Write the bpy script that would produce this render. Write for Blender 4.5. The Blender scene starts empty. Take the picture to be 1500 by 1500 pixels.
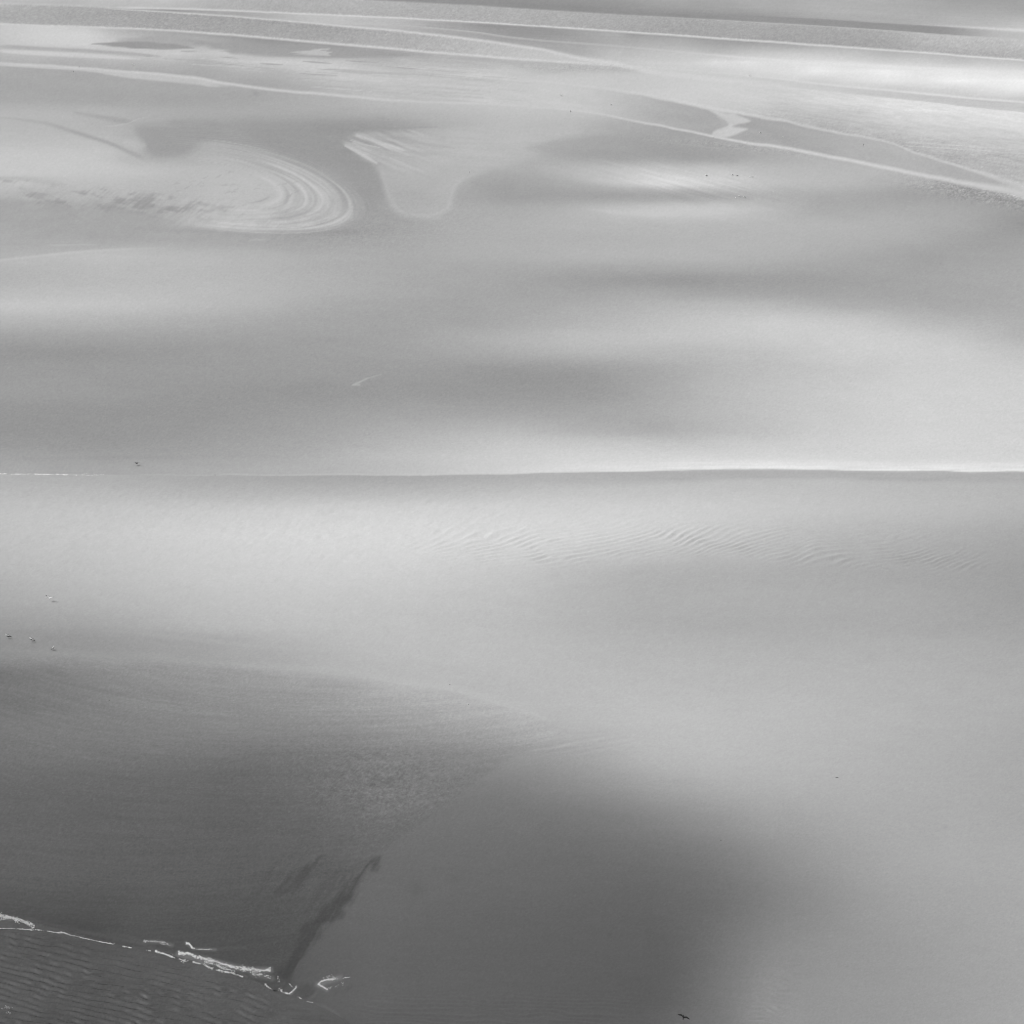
import bpy, math, random
import numpy as np
from mathutils import Vector, Matrix
# ================================================================== camera, sky, sun, exposure
scene = bpy.context.scene
col = scene.collection
F_PX = 2799.0; CAM_H = 100.0; V_HOR = -350.0
PITCH = math.atan((750 - V_HOR) / F_PX)
cam_d = bpy.data.cameras.new('camera'); cam = bpy.data.objects.new('camera', cam_d); col.objects.link(cam)
cam.location = (0, 0, CAM_H); cam.rotation_euler = (math.pi / 2 - PITCH, 0, 0)
cam_d.sensor_width = 36; cam_d.sensor_fit = 'HORIZONTAL'; cam_d.lens = 36 * F_PX / 1500.0
cam_d.clip_start = 1.0; cam_d.clip_end = 200000
scene.camera = cam
SUN_EL = math.radians(45); SUN_AZ = math.radians(-72)                # azimuth measured from the view direction, negative = left
TO_SUN = Vector((math.sin(SUN_AZ) * math.cos(SUN_EL), math.cos(SUN_AZ) * math.cos(SUN_EL), math.sin(SUN_EL)))
world = bpy.data.worlds.new('World'); scene.world = world; world.use_nodes = True
wn = world.node_tree; bg = wn.nodes['Background']
sky = wn.nodes.new('ShaderNodeTexSky'); sky.sky_type = 'NISHITA'; sky.sun_disc = False
sky.sun_elevation = SUN_EL; sky.sun_rotation = SUN_AZ; sky.altitude = 100; sky.air_density = 1.0; sky.dust_density = 2.5
bw = wn.nodes.new('ShaderNodeRGBToBW')                               # the photograph is black and white
wn.links.new(sky.outputs[0], bw.inputs[0]); wn.links.new(bw.outputs[0], bg.inputs[0])
bg.inputs[1].default_value = 0.09
sun_d = bpy.data.lights.new('sun', 'SUN'); sun = bpy.data.objects.new('sun', sun_d); col.objects.link(sun)
sun_d.energy = 4.2; sun_d.angle = math.radians(0.5); sun_d.color = (1, 1, 1)
sun.rotation_euler = TO_SUN.to_track_quat('Z', 'Y').to_euler()
vs = scene.view_settings
vs.view_transform = 'Standard'; vs.look = 'None'; vs.gamma = 1.0; vs.use_curve_mapping = False; vs.exposure = 1.0
scene.render.engine = 'CYCLES'
scene.cycles.use_denoising = True
scene.cycles.filter_width = 1.1
scene.cycles.volume_bounces = 1; scene.cycles.max_bounces = 4; scene.cycles.diffuse_bounces = 2
scene.cycles.transparent_max_bounces = 16
scene.render.film_transparent = False

GRK = 1.0
SKYQ, SUNQ = 0.47, 2.14
CT = np.array([[1.099, 1.067, 1.061, 1.034, 1.092, 1.065, 1.032, 1.026, 0.993], [1.092, 1.091, 1.101, 1.055, 1.002, 1.015, 0.984, 0.96, 0.944], [1.075, 1.039, 1.015, 1.073, 1.072, 1.031, 1.034, 1.056, 1.065], [1.215, 1.179, 1.154, 1.101, 1.077, 1.034, 0.969, 0.943, 0.946], [0.99, 0.983, 0.976, 0.968, 0.95, 0.948, 0.961, 0.978, 0.981], [1.154, 1.035, 0.961, 0.959, 0.964, 1.0, 0.99, 0.986, 0.993], [1.514, 1.412, 1.362, 1.134, 1.058, 0.944, 0.949, 0.964, 0.972], [4.594, 1.614, 1.607, 1.461, 1.4, 1.358, 1.077, 0.978, 0.966], [3.914, 2.254, 2.039, 1.317, 3.568, 2.344, 0.9, 1.011, 0.971]])
def CORR(x, y):                                                      # fitted correction of the added layer's shade over the frame
    t = np.array([np.interp(xs_, np.linspace(0, 1500, 9), q) for q in CT])
    return np.array([np.interp(ys_, np.linspace(0, 1500, 9), t[:, i]) for i in range(t.shape[1])]).T
# ------------------------------------------------------------------ tone map of the flats, later split into albedo and shade layer
STEP = 1.5
X0, X1 = -90.0, 1590.0
xs_ = np.arange(X0, X1 + 0.1, STEP); ys_ = np.arange(-30.0, X1 + 0.1, STEP)
X, Y = np.meshgrid(xs_, ys_)
X = X.astype(np.float32); Y = Y.astype(np.float32)
HH, WW = X.shape
_lat = [np.random.RandomState(100 + i).rand(256, 256).astype(np.float32) * 2 - 1 for i in range(8)]
def vn(u, v, seed=0):
    L = _lat[seed % 8]; o = (seed * 37) % 256
    iu = np.floor(u).astype(np.int32); iv = np.floor(v).astype(np.int32)
    fu = u - iu; fv = v - iv
    fu = fu * fu * (3 - 2 * fu); fv = fv * fv * (3 - 2 * fv)
    a = (iu + o) & 255; b = (a + 1) & 255; c = (iv + o * 3) & 255; d = (c + 1) & 255
    return (L[c, a] * (1 - fu) + L[c, b] * fu) * (1 - fv) + (L[d, a] * (1 - fu) + L[d, b] * fu) * fv
def fbm(u, v, seed=0, n=4, g=0.55):
    s = 0; a = 1.0; t = 0
    for i in range(n):
        s = s + a * vn(u * 2 ** i + 17.3 * i, v * 2 ** i + 9.1 * i, seed + i); t += a; a *= g
    return s / t * 1.6
def sm(x, a, b):
    t = np.clip((x - a) / (b - a), 0, 1); return t * t * (3 - 2 * t)
def curve(pts):
    p = np.array(pts, float)
    # smooth (monotone-ish) resampling of the polyline
    xx = np.arange(X0 - 40, X1 + 40, 2.0)
    if xx[0] < p[0, 0]:
        s = (p[1, 1] - p[0, 1]) / (p[1, 0] - p[0, 0]); p = np.vstack([[xx[0], p[0, 1] + s * (xx[0] - p[0, 0]) * .6], p])
    if xx[-1] > p[-1, 0]:
        s = (p[-1, 1] - p[-2, 1]) / (p[-1, 0] - p[-2, 0]); p = np.vstack([p, [xx[-1], p[-1, 1] + s * (xx[-1] - p[-1, 0])]])
    yy = np.interp(xx, p[:, 0], p[:, 1])
    k = np.exp(-0.5 * (np.arange(-9, 10) / 4.5) ** 2); k /= k.sum()
    yy = np.convolve(np.pad(yy, 9, mode='reflect', reflect_type='odd'), k, 'valid')
    return xx, yy
def cy(c): return np.interp(X, c[0], c[1]).astype(np.float32)
def ramp(pts, x=None):
    p = np.array(pts, float); return np.interp(X if x is None else x, p[:, 0], p[:, 1]).astype(np.float32)
def rbf(pts, ay=2.0, soft=20.):
    p = np.array(pts, float); P = p[:, :2] * [1, ay]
    def K(r): return np.sqrt(r * r + soft * soft)
    D = np.hypot(P[:, None, 0] - P[None, :, 0], P[:, None, 1] - P[None, :, 1])
    m = p[:, 2].mean()
    w = np.linalg.solve(K(D) + 4.0 * np.eye(len(p)) * 0, p[:, 2] - m)
    q = 9
    cx = xs_[::q]; cyy = ys_[::q]
    if cx[-1] < xs_[-1]: cx = np.append(cx, xs_[-1])
    if cyy[-1] < ys_[-1]: cyy = np.append(cyy, ys_[-1])
    gx, gy = np.meshgrid(np.clip(cx, -30, 1530), np.clip(cyy, 0, 1530) * ay)
    G = np.zeros_like(gx) + m
    for (a, b), ww in zip(P, w): G += ww * K(np.hypot(gx - a, gy - b))
    # bilinear upsample
    T = np.array([np.interp(xs_, cx, r) for r in G])
    T = np.array([np.interp(ys_, cyy, T[:, i]) for i in range(T.shape[1])]).T
    return T.astype(np.float32)
def rows(tbl):
    """tbl: {y: {x: tone}} -> smooth field"""
    yk = sorted(tbl); cols = np.arange(0, 1501, 20.0)
    M = np.array([np.interp(cols, sorted(tbl[y]), [tbl[y][k] for k in sorted(tbl[y])]) for y in yk])
    T = np.array([np.interp(xs_, cols, r) for r in M])
    # catmull in y
    out = np.empty((HH, WW), np.float32); yk = np.array(yk, float)
    for j, y in enumerate(ys_):
        y = min(max(y, yk[0]), yk[-1]); i = min(max(np.searchsorted(yk, y) - 1, 0), len(yk) - 2)
        t = (y - yk[i]) / (yk[i + 1] - yk[i]); h = yk[i + 1] - yk[i]
        def der(k):
            if k == 0: return (T[1] - T[0]) / (yk[1] - yk[0])
            if k == len(yk) - 1: return (T[-1] - T[-2]) / (yk[-1] - yk[-2])
            return (T[k + 1] - T[k - 1]) / (yk[k + 1] - yk[k - 1])
        m0 = der(i) * h * .8; m1 = der(i + 1) * h * .8
        out[j] = (2 * t**3 - 3 * t**2 + 1) * T[i] + (t**3 - 2 * t**2 + t) * m0 + (-2 * t**3 + 3 * t**2) * T[i + 1] + (t**3 - t**2) * m1
    return out
def blur(A, sx, sy):
    for ax, s in ((1, sx), (0, sy)):
        if s <= 0: continue
        s = s / STEP; r = int(3 * s) + 1
        k = np.exp(-0.5 * (np.arange(-r, r + 1) / s) ** 2); k /= k.sum()
        n = A.shape[ax]; pad = [(0, 0), (0, 0)]; pad[ax] = (r, r)
        P = np.pad(A, pad, mode='edge').astype(np.float64)
        F = np.fft.rfft(P, axis=ax)
        kk = np.zeros(P.shape[ax]); kk[:2 * r + 1] = k; kk = np.roll(kk, -r)
        Kf = np.fft.rfft(kk)
        F = F * (Kf[None, :] if ax == 1 else Kf[:, None])
        P = np.fft.irfft(F, n=P.shape[ax], axis=ax)
        A = (P[:, r:r + n] if ax == 1 else P[r:r + n, :]).astype(np.float32)
    return A
def mix(D, T, m): return D + (T - D) * m
def sdpoly(pts, pad, warp=None):
    """signed distance (inside negative) on a bbox; returns slices and distances"""
    p = np.array(pts, float)
    for _ in range(2):
        q = np.roll(p, -1, 0); p = np.stack([p * .78 + q * .22, p * .22 + q * .78], 1).reshape(-1, 2)
    i0 = max(0, int((p[:, 1].min() - pad - ys_[0]) / STEP)); i1 = min(HH, int((p[:, 1].max() + pad - ys_[0]) / STEP) + 1)
    j0 = max(0, int((p[:, 0].min() - pad - xs_[0]) / STEP)); j1 = min(WW, int((p[:, 0].max() + pad - xs_[0]) / STEP) + 1)
    sl = (slice(i0, i1), slice(j0, j1)); x = X[sl].copy(); y = Y[sl].copy()
    if warp is not None:
        wx, wy = warp(x, y); x = x + wx; y = y + wy
    d = np.full(x.shape, 1e9, np.float32); ins = np.zeros(x.shape, bool)
    for k in range(len(p)):
        ax_, ay_ = p[k]; bx, by = p[(k + 1) % len(p)]
        t = np.clip(((x - ax_) * (bx - ax_) + (y - ay_) * (by - ay_)) / ((bx - ax_) ** 2 + (by - ay_) ** 2 + 1e-9), 0, 1)
        d = np.minimum(d, np.hypot(x - ax_ - t * (bx - ax_), y - ay_ - t * (by - ay_)))
        if ay_ != by:
            c = ((ay_ > y) != (by > y)) & (x < (bx - ax_) * (y - ay_) / (by - ay_) + ax_)
            ins ^= c
    return sl, np.where(ins, -d, d)
def poly(D, pts, tone, soft=3., alpha=1., warp=None):
    sl, d = sdpoly(pts, soft * 3 + 12, warp)
    m = (1 - sm(d, -soft, soft)) * alpha
    D[sl] = mix(D[sl], tone if np.isscalar(tone) else tone[sl], m); return sl, d
def line(D, pts, w, tone, soft=None, alpha=1., x0=-1e9, x1=1e9, fade=25., wob=0.):
    """soft stroke along a y(x) curve; w may be a ramp list; alpha may be a ramp list"""
    c = CK.get(id(pts)) or curve(pts); yy = cy(c)
    if wob: yy = yy + wob * vn(X / 23., Y * 0 + 3.3, int(abs(pts[0][1])) % 7)
    ww = ramp(w) if isinstance(w, list) else w
    al = ramp(alpha) if isinstance(alpha, list) else alpha
    if pts[0][0] > 5: x0 = max(x0, pts[0][0])
    if pts[-1][0] < 1495: x1 = min(x1, pts[-1][0])
    e = sm(X, x0 - 1, x0 + fade) * (1 - sm(X, x1 - fade, x1 + 1))
    d = np.abs(Y - yy); s = ww * 0.9 if soft is None else soft
    m = (1 - sm(d, ww - s, ww + s)) * al * e
    return mix(D, tone if not isinstance(tone, list) else ramp(tone), m)
def stroke(D, pts, w, tone, alpha=1., soft=1.0):
    """capsule chain stroke for free curves; pts (x,y,w?)"""
    p = np.array([(q[0], q[1], q[2] if len(q) > 2 else w) for q in pts], float)
    pad = p[:, 2].max() * 2 + 6
    i0 = max(0, int((p[:, 1].min() - pad - ys_[0]) / STEP)); i1 = min(HH, int((p[:, 1].max() + pad - ys_[0]) / STEP) + 1)
    j0 = max(0, int((p[:, 0].min() - pad - xs_[0]) / STEP)); j1 = min(WW, int((p[:, 0].max() + pad - xs_[0]) / STEP) + 1)
    sl = (slice(i0, i1), slice(j0, j1)); x = X[sl]; y = Y[sl]; m = np.zeros(x.shape, np.float32)
    for k in range(len(p) - 1):
        ax_, ay_, aw = p[k]; bx, by, bw = p[k + 1]
        t = np.clip(((x - ax_) * (bx - ax_) + (y - ay_) * (by - ay_)) / ((bx - ax_) ** 2 + (by - ay_) ** 2 + 1e-9), 0, 1)
        d = np.hypot(x - ax_ - t * (bx - ax_), y - ay_ - t * (by - ay_)); r = aw + t * (bw - aw)
        m = np.maximum(m, 1 - sm(d / np.maximum(r, .01), 1 - soft * .6, 1 + soft * .6))
    D[sl] = mix(D[sl], tone, m * alpha)

# ---- named curves (photo pixels)
cL0 = [(380,-12),(480,-4),(540,0),(600,3),(700,8),(740,11),(820,16),(900,21),(980,25),(1080,31),(1220,39.5),(1300,45),(1400,52.5),(1500,58.5)]
cL1 = [(0,5),(60,6.5),(100,7.5),(140,8.7),(180,11),(240,12.5),(300,14),(400,18),(500,22.5),(600,27),(740,35),(830,41),(900,45.5),(970,50),(1080,58),(1220,67.5),(1350,77),(1500,88.5)]
cL1b = [(100,8),(150,11),(240,17.5),(300,21),(350,25),(440,32),(500,38.5),(560,43),(640,51),(740,64),(800,73.5),(850,86),(900,92.5),(950,104.5),(1000,111.5),(1080,119),(1180,130)]
cL1c = [(520,31),(600,38),(700,47.5),(740,54),(800,60),(900,67),(960,72.5),(1040,80),(1080,83.5),(1140,88),(1220,93),(1350,100),(1500,106)]
cL2 = [(0,35),(100,38.5),(200,42),(260,45.5),(350,52),(420,58),(500,65),(560,70),(640,77),(740,85),(800,89),(880,94.5),(960,99),(1060,107),(1160,118),(1220,125),(1290,131),(1360,138),(1440,145),(1500,150)]
cL3 = [(0,92),(60,95.5),(115,99),(180,103.5),(240,109.5),(290,114),(330,122),(400,132),(500,140),(560,146),(650,150.5),(700,151),(760,155),(840,162),(880,167),(940,179),(1000,190),(1045,200),(1080,207),(1150,217),(1200,226.5),(1250,236),(1330,252),(1400,266),(1450,274.5),(1500,285)]
cL4 = [(700,115),(760,118),(830,123),(900,131),(950,139),(1000,150),(1050,160),(1100,168),(1160,179),(1220,193),(1260,200),(1300,208),(1320,215),(1350,227),(1400,242),(1450,257),(1480,267),(1510,280)]
cM = [(0,695),(300,695.5),(600,695),(750,693),(900,690),(1000,687),(1060,685.5),(1100,685.5),(1200,687),(1300,688.5),(1500,690)]
cS = [(0,960),(100,962),(200,966),(300,971),(400,978),(500,990),(600,1003),(660,1012),(720,1028),(780,1048),(820,1066),(860,1080)]
cF = [(0,1346),(60,1352),(100,1366),(160,1380),(240,1396),(300,1412),(360,1430),(400,1449),(440,1462),(470,1474),(500,1490),(530,1510)]
K = {n: curve(v) for n, v in dict(L0=cL0, L1=cL1, L1b=cL1b, L1c=cL1c, L2=cL2, L3=cL3, L4=cL4, M=cM, S=cS, F=cF).items()}
for n_, a_, b_ in (('M', .8, .3), ('L1', .3, .2), ('L1b', .5, .3), ('L2', .3, .2), ('L3', .3, .2), ('L4', .45, .3), ('S', 1.2, .4), ('F', 1.2, .9)):
    kx, ky = K[n_]; K[n_] = (kx, ky + a_ * vn(kx / 57., kx * 0 + a_, 1) + b_ * vn(kx / 13., kx * 0 + b_, 2) + .5 * b_ * vn(kx / 5., kx * 0 + b_, 3))
Yc = {n: cy(c) for n, c in K.items()}
def dn(n, s=1.5, off=0.): return sm(Y - Yc[n] - off, -s, s)      # 1 below the curve
GR = np.full((HH, WW), 1.9, np.float32)                             # grain strength

CK = {id(v): K[n] for n, v in dict(L0=cL0, L1=cL1, L1b=cL1b, L2=cL2, L3=cL3, L4=cL4, M=cM).items()}
# ---- 1. sand between the far channels and the mid shore line (y 140..695)
U = rows({
 100:{0:168,300:168,500:178,700:200,900:205,1200:215,1500:215},
 125:{0:163,300:170,500:176,650:198,800:203,950:206,1200:215,1500:222},
 145:{0:166,200:164,350:165,480:178,600:192,750:200,900:200,1000:205,1200:218,1500:225},
 165:{0:182,150:180,260:172,400:170,520:172,600:180,720:192,850:194,950:185,1050:172,1200:172,1500:180},
 185:{0:184,100:184,200:176,300:160,400:153,500:150,560:150,640:172,750:187,830:184,900:172,1000:163,1100:166,1200:170,1300:175,1500:178},
 205:{0:190,150:190,230:168,280:152,400:152,500:150,560:156,650:184,760:188,850:174,950:161,1050:164,1150:176,1300:180,1500:180},
 228:{0:203,150:201,240:170,300:158,400:154,480:150,540:149,600:170,700:185,780:176,850:162,1000:157,1080:165,1180:176,1300:180,1400:182,1500:182},
 250:{0:204,150:201,250:192,350:172,450:156,530:150,600:166,700:176,780:172,860:186,950:202,1050:198,1130:186,1230:184,1300:182,1400:180,1500:175},
 268:{0:195,200:190,350:180,480:158,530:151,600:163,680:169,740:160,800:168,880:190,980:222,1060:209,1130:192,1220:185,1300:176,1400:165,1500:160},
 287:{0:178,200:182,350:178,480:160,540:152,600:165,680:166,740:156,850:160,950:166,1050:174,1110:180,1180:172,1250:168,1320:162,1400:158,1500:155},
 307:{0:165,150:165,300:178,450:170,530:154,600:168,680:172,760:170,830:178,900:192,980:203,1060:202,1130:186,1200:170,1300:172,1400:170,1500:155},
 330:{0:165,200:166,350:168,500:158,570:160,650:172,800:180,900:184,1050:185,1200:183,1320:178,1420:168,1500:152},
 350:{0:175,150:172,300:165,450:160,560:165,700:176,900:180,1100:183,1250:180,1350:172,1450:160,1500:160},
 375:{0:186,150:190,300:183,450:172,600:172,750:178,900:182,1050:182,1200:175,1350:163,1500:168},
 392:{0:183,150:188,300:184,450:176,600:170,750:170,900:168,1050:170,1200:166,1350:164,1500:170},
 410:{0:182,150:187,300:186,450:178,600:170,750:166,850:158,1000:150,1100:156,1200:158,1350:166,1500:172},
 430:{0:192,150:194,300:190,450:180,560:172,700:166,850:165,950:168,1050:165,1200:163,1350:165,1500:170},
 447:{0:203,150:200,300:190,420:178,500:170,650:164,800:170,950:180,1050:186,1150:182,1250:172,1400:168,1500:172},
 470:{0:186,150:184,300:176,420:168,550:163,700:166,850:180,1000:196,1150:205,1250:200,1350:185,1500:176},
 495:{0:163,150:164,300:163,450:160,600:164,720:178,850:192,1000:198,1150:204,1270:208,1400:198,1500:180},
 515:{0:150,150:152,300:157,450:159,600:162,750:174,850:184,1000:186,1100:192,1250:206,1400:205,1500:192},
 545:{0:158,150:157,300:158,450:157,600:155,750:151,850:152,950:166,1050:182,1200:195,1350:205,1500:203},
 575:{0:160,120:158,300:152,450:150,600:153,750:151,870:152,950:166,1050:184,1200:199,1350:207,1500:206},
 600:{0:150,150:149,300:150,450:156,600:162,750:162,870:164,950:170,1050:185,1200:200,1350:209,1500:208},
 630:{0:147,150:148,300:152,450:162,600:176,750:186,870:176,960:172,1050:184,1200:202,1350:210,1500:209},
 650:{0:150,150:150,300:157,450:168,600:186,750:200,880:200,1000:196,1100:202,1300:212,1500:211},
 670:{0:162,150:158,300:164,420:172,550:188,700:205,850:213,1000:213,1200:213,1500:212},
 688:{0:167,150:165,300:170,420:176,550:185,700:205,850:218,1000:222,1200:225,1500:224},
 710:{0:167,150:165,300:170,420:176,550:185,700:205,850:218,1000:222,1200:225,1500:224}})
# ---- 2. below the mid shore line
V = rows({
 680:{0:170,150:170,300:165,450:166,600:166,800:174,1000:172,1500:170},
 700:{0:176,150:174,300:168,450:167,600:168,800:180,1000:186,1200:188,1500:180},
 718:{0:183,150:182,300:178,450:178,600:182,800:192,1000:194,1200:192,1500:182},
 745:{0:190,150:194,300:198,450:204,600:208,800:207,900:206,1000:205,1100:201,1200:196,1400:188,1500:181},
 780:{0:193,150:200,300:209,450:215,600:216,800:213,900:210,1000:203,1100:195,1200:187,1400:175,1500:168},
 810:{0:190,150:197,300:206,450:212,600:212,750:207,850:201,950:193,1050:187,1200:178,1400:168,1500:162},
 840:{0:184,150:192,300:201,450:206,600:205,750:196,850:185,950:176,1100:173,1300:167,1500:158},
 880:{0:173,150:182,300:191,450:196,600:195,750:188,850:180,950:174,1100:174,1300:171,1400:165,1500:158},
 915:{0:157,150:165,300:182,450:189,600:190,750:186,900:177,1050:172,1200:172,1400:167,1500:163},
 950:{0:148,150:152,300:168,450:182,600:188,750:188,900:183,1100:179,1300:177,1500:170},
 1000:{0:150,300:160,450:178,600:184,750:187,900:187,1100:185,1300:181,1500:174},
 1050:{0:150,400:160,600:178,800:184,900:188,1000:190,1150:187,1300:182,1500:174},
 1100:{0:120,500:130,650:140,720:150,800:156,880:170,950:181,1050:186,1200:182,1350:176,1500:170},
 1150:{0:105,500:112,650:120,750:127,830:138,900:149,980:164,1060:174,1200:177,1350:174,1500:168},
 1200:{0:98,550:112,700:114,800:115,880:121,950:131,1030:145,1120:159,1250:170,1400:171,1500:168},
 1260:{0:95,550:107,700:108,850:106,950:110,1030:119,1100:133,1200:154,1300:166,1400:171,1500:170},
 1320:{0:92,550:106,700:105,850:101,950:100,1030:107,1100:120,1180:138,1260:153,1350:162,1500:168},
 1400:{0:92,500:99,650:99,800:95,900:94,970:97,1020:110,1060:121,1100:128,1150:137,1220:146,1300:152,1400:160,1500:165},
 1450:{0:90,500:98,650:97,850:91,940:91,985:102,1025:119,1070:129,1110:135,1160:141,1250:150,1350:156,1500:164},
 1500:{0:88,500:92,700:93,850:90,930:95,980:110,1020:124,1060:131,1120:137,1180:143,1260:150,1370:157,1500:165}})
# ---- 3. wet sand spit at lower left
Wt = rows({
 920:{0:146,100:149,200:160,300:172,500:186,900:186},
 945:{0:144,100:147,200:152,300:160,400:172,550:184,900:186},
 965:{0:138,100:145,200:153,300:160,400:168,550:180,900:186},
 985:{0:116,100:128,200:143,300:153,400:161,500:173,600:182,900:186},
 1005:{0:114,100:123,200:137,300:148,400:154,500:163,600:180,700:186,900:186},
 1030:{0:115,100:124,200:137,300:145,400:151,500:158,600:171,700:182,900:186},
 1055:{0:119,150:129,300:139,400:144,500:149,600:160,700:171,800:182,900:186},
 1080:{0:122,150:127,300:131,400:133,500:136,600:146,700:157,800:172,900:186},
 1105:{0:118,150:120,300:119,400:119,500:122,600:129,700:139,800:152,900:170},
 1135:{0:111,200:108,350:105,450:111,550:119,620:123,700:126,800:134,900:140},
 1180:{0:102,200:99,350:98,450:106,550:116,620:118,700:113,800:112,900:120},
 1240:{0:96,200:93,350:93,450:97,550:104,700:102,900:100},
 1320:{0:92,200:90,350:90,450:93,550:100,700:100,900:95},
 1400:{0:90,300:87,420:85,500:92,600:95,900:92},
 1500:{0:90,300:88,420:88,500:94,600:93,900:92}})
D = mix(U, V, dn('M', 1.2))

# ---- swirl and streaks on the sand
yc = 271 + 0.118 * (X - 310) + 0.00018 * np.maximum(X - 310, 0) ** 2
Xr = np.maximum(X - 310, 0) / 214.; Yr = (Y - yc) / np.where(Y > yc, 64., 66.)
rho = np.hypot(Xr, Yr); th = np.arctan2(Yr, Xr + 1e-3) ; al_ = np.where(X > 310, th, np.sign(Yr) * (1.57 + (310 - X) / 120.))
stre = fbm(rho * 24, al_ * 1.4 + 5, 3, 3, .6); stre2 = fbm(rho * 9, al_ * 1.1, 5, 3)
edge = rho + 0.05 * stre2 * sm(X, 200, 330)
swm = (1 - sm(edge, .90, 1.04)) * sm(X, 225, 330)
swt = 183 + 9 * sm(rho, .9, .3) + (11 * stre + 7 * fbm(rho * 60, al_ * 1.8, 6, 2)) * sm(rho, .35, .65) * sm(X, 280, 370) + 6 * sm(Y, 290, 325)
swt = swt - 8 * sm(-Yr, .2, .8) * sm(X, 250, 420)
D = mix(D, swt, swm * .9)
# fine arcs outside its upper rim
rim = np.exp(-((rho - 1.03) / .07) ** 2) * sm(X, 270, 330) * (1 - sm(Y, 330, 345))
D = D + rim * (7 * fbm(rho * 45, al_ * 1.2, 1, 2) + 5)
for r0, a0, a1, t, w in ((.76, -1.1, .75, 208, .018), (.70, -.9, .1, 200, .012), (.60, -.8, .6, 166, .012), (.64, -.9, .2, 206, .014), (.83, -1.2, -.2, 198, .01), (.47, -.9, .7, 204, .022), (.92, -.5, .95, 158, .012), (.955, -.7, .2, 196, .010), (.53, -.4, .9, 168, .012), (.40, .2, .9, 160, .012), (.88, -1.25, -.3, 196, .012)):
    m = np.exp(-((rho - r0 - .012 * vn(al_ * 2, X * 0 + r0 * 9, 2)) / w) ** 2) * sm(al_, a0 - .15, a0 + .25) * (1 - sm(al_, a1 - .25, a1 + .15)) * (X > 305)
    D = mix(D, t, m * .75)
ra = np.random.RandomState(11)
for _ in range(46):
    r0 = ra.uniform(.46, 1.02); a0 = ra.uniform(-1.9, .6); a1 = a0 + ra.uniform(.3, 1.2); t = ra.choice([200, 205, 172, 166]); w = ra.uniform(.006, .014)
    m = np.exp(-((rho - r0 - .015 * vn(al_ * 1.5, X * 0 + r0 * 9, 2)) / w) ** 2) * sm(al_, a0 - .1, a0 + .2) * (1 - sm(al_, a1 - .2, a1 + .1)) * (X > 290)
    D = mix(D, t, m * ra.uniform(.25, .6))
for _ in range(26):                                                  # scour pits
    x_ = ra.uniform(250, 440); y_ = 268 + .1 * (x_ - 250) + ra.normal(0, 15); stroke(D, [(x_, y_ + 1, .5), (x_ + ra.uniform(3, 6), y_ - ra.uniform(0, 2), ra.uniform(.8, 1.8)), (x_ + 9, y_ - ra.uniform(0, 4), .3)], 1, 160, ra.uniform(.2, .5))
# mottled scour on the left part of the swirl sheet
hat = vn((X - 1.2 * Y) / 20., (X * .8 + Y) / 3.0, 3); blo = fbm(X / 30., (Y - .1 * X) / 9., 2, 3, .6)
bc = 272 + .105 * X; band = sm(Y, bc - 17, bc - 9) * (1 - sm(Y, bc + 6, bc + 34)) * ramp([(-90, 1), (90, 1.1), (200, .95), (330, .75), (440, .35), (500, 0)])
D = D - (24 * sm(blo + .28 * hat, -.25, .85) + 4 * hat) * band
band2 = np.exp(-((Y - (300 + .08 * X)) / 22.) ** 2) * (1 - sm(X, 380, 520)); D = D + 5 * vn((X - 1.1 * Y) / 26., (X * .7 + Y) / 4.2, 5) * band2
stroke(D, [(5,260,1),(40,262,3),(70,268,5),(98,270,1)], 5, 164, .35, 1.8)
stroke(D, [(30,276,2),(50,285,5),(70,288,4),(85,282,1)], 5, 162, .35, 1.8)
D = D + 9 * np.exp(-((Y - (328 + .012 * X)) / 7.) ** 2) * sm(X, 215, 300) * (1 - sm(X, 440, 520))
# feathered lower edge of the bright sheet
fe = fbm((X + 1.4 * Y) / 26., (Y - X * .1) / 14., 6, 3)
lo = 292 + .10 * X + 8 * fe - 8 * sm(X, 200, 260)
m = sm(Y - lo, -5, 9) * (1 - sm(X, 205, 250)) * (1 - sm(Y, 345, 362))
D = mix(D, 164 + 4 * fe, m * .9)
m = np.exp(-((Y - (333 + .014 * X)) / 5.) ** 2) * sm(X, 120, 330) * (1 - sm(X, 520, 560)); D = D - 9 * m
D = line(D, [(0,381),(60,374),(120,368),(180,365),(260,362)], 1.8, 199, alpha=[(0,.7),(180,.5),(260,0)], soft=1.8)
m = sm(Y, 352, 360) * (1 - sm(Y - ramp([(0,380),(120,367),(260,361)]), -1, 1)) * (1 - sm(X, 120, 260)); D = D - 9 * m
D = line(D, [(60,359.5),(150,358)], 1.2, 188, alpha=.6)
stroke(D, [(365,352,.8),(375,351,1.6),(388,351.5,.6)], 1, 188, .4, 1.6)
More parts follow.
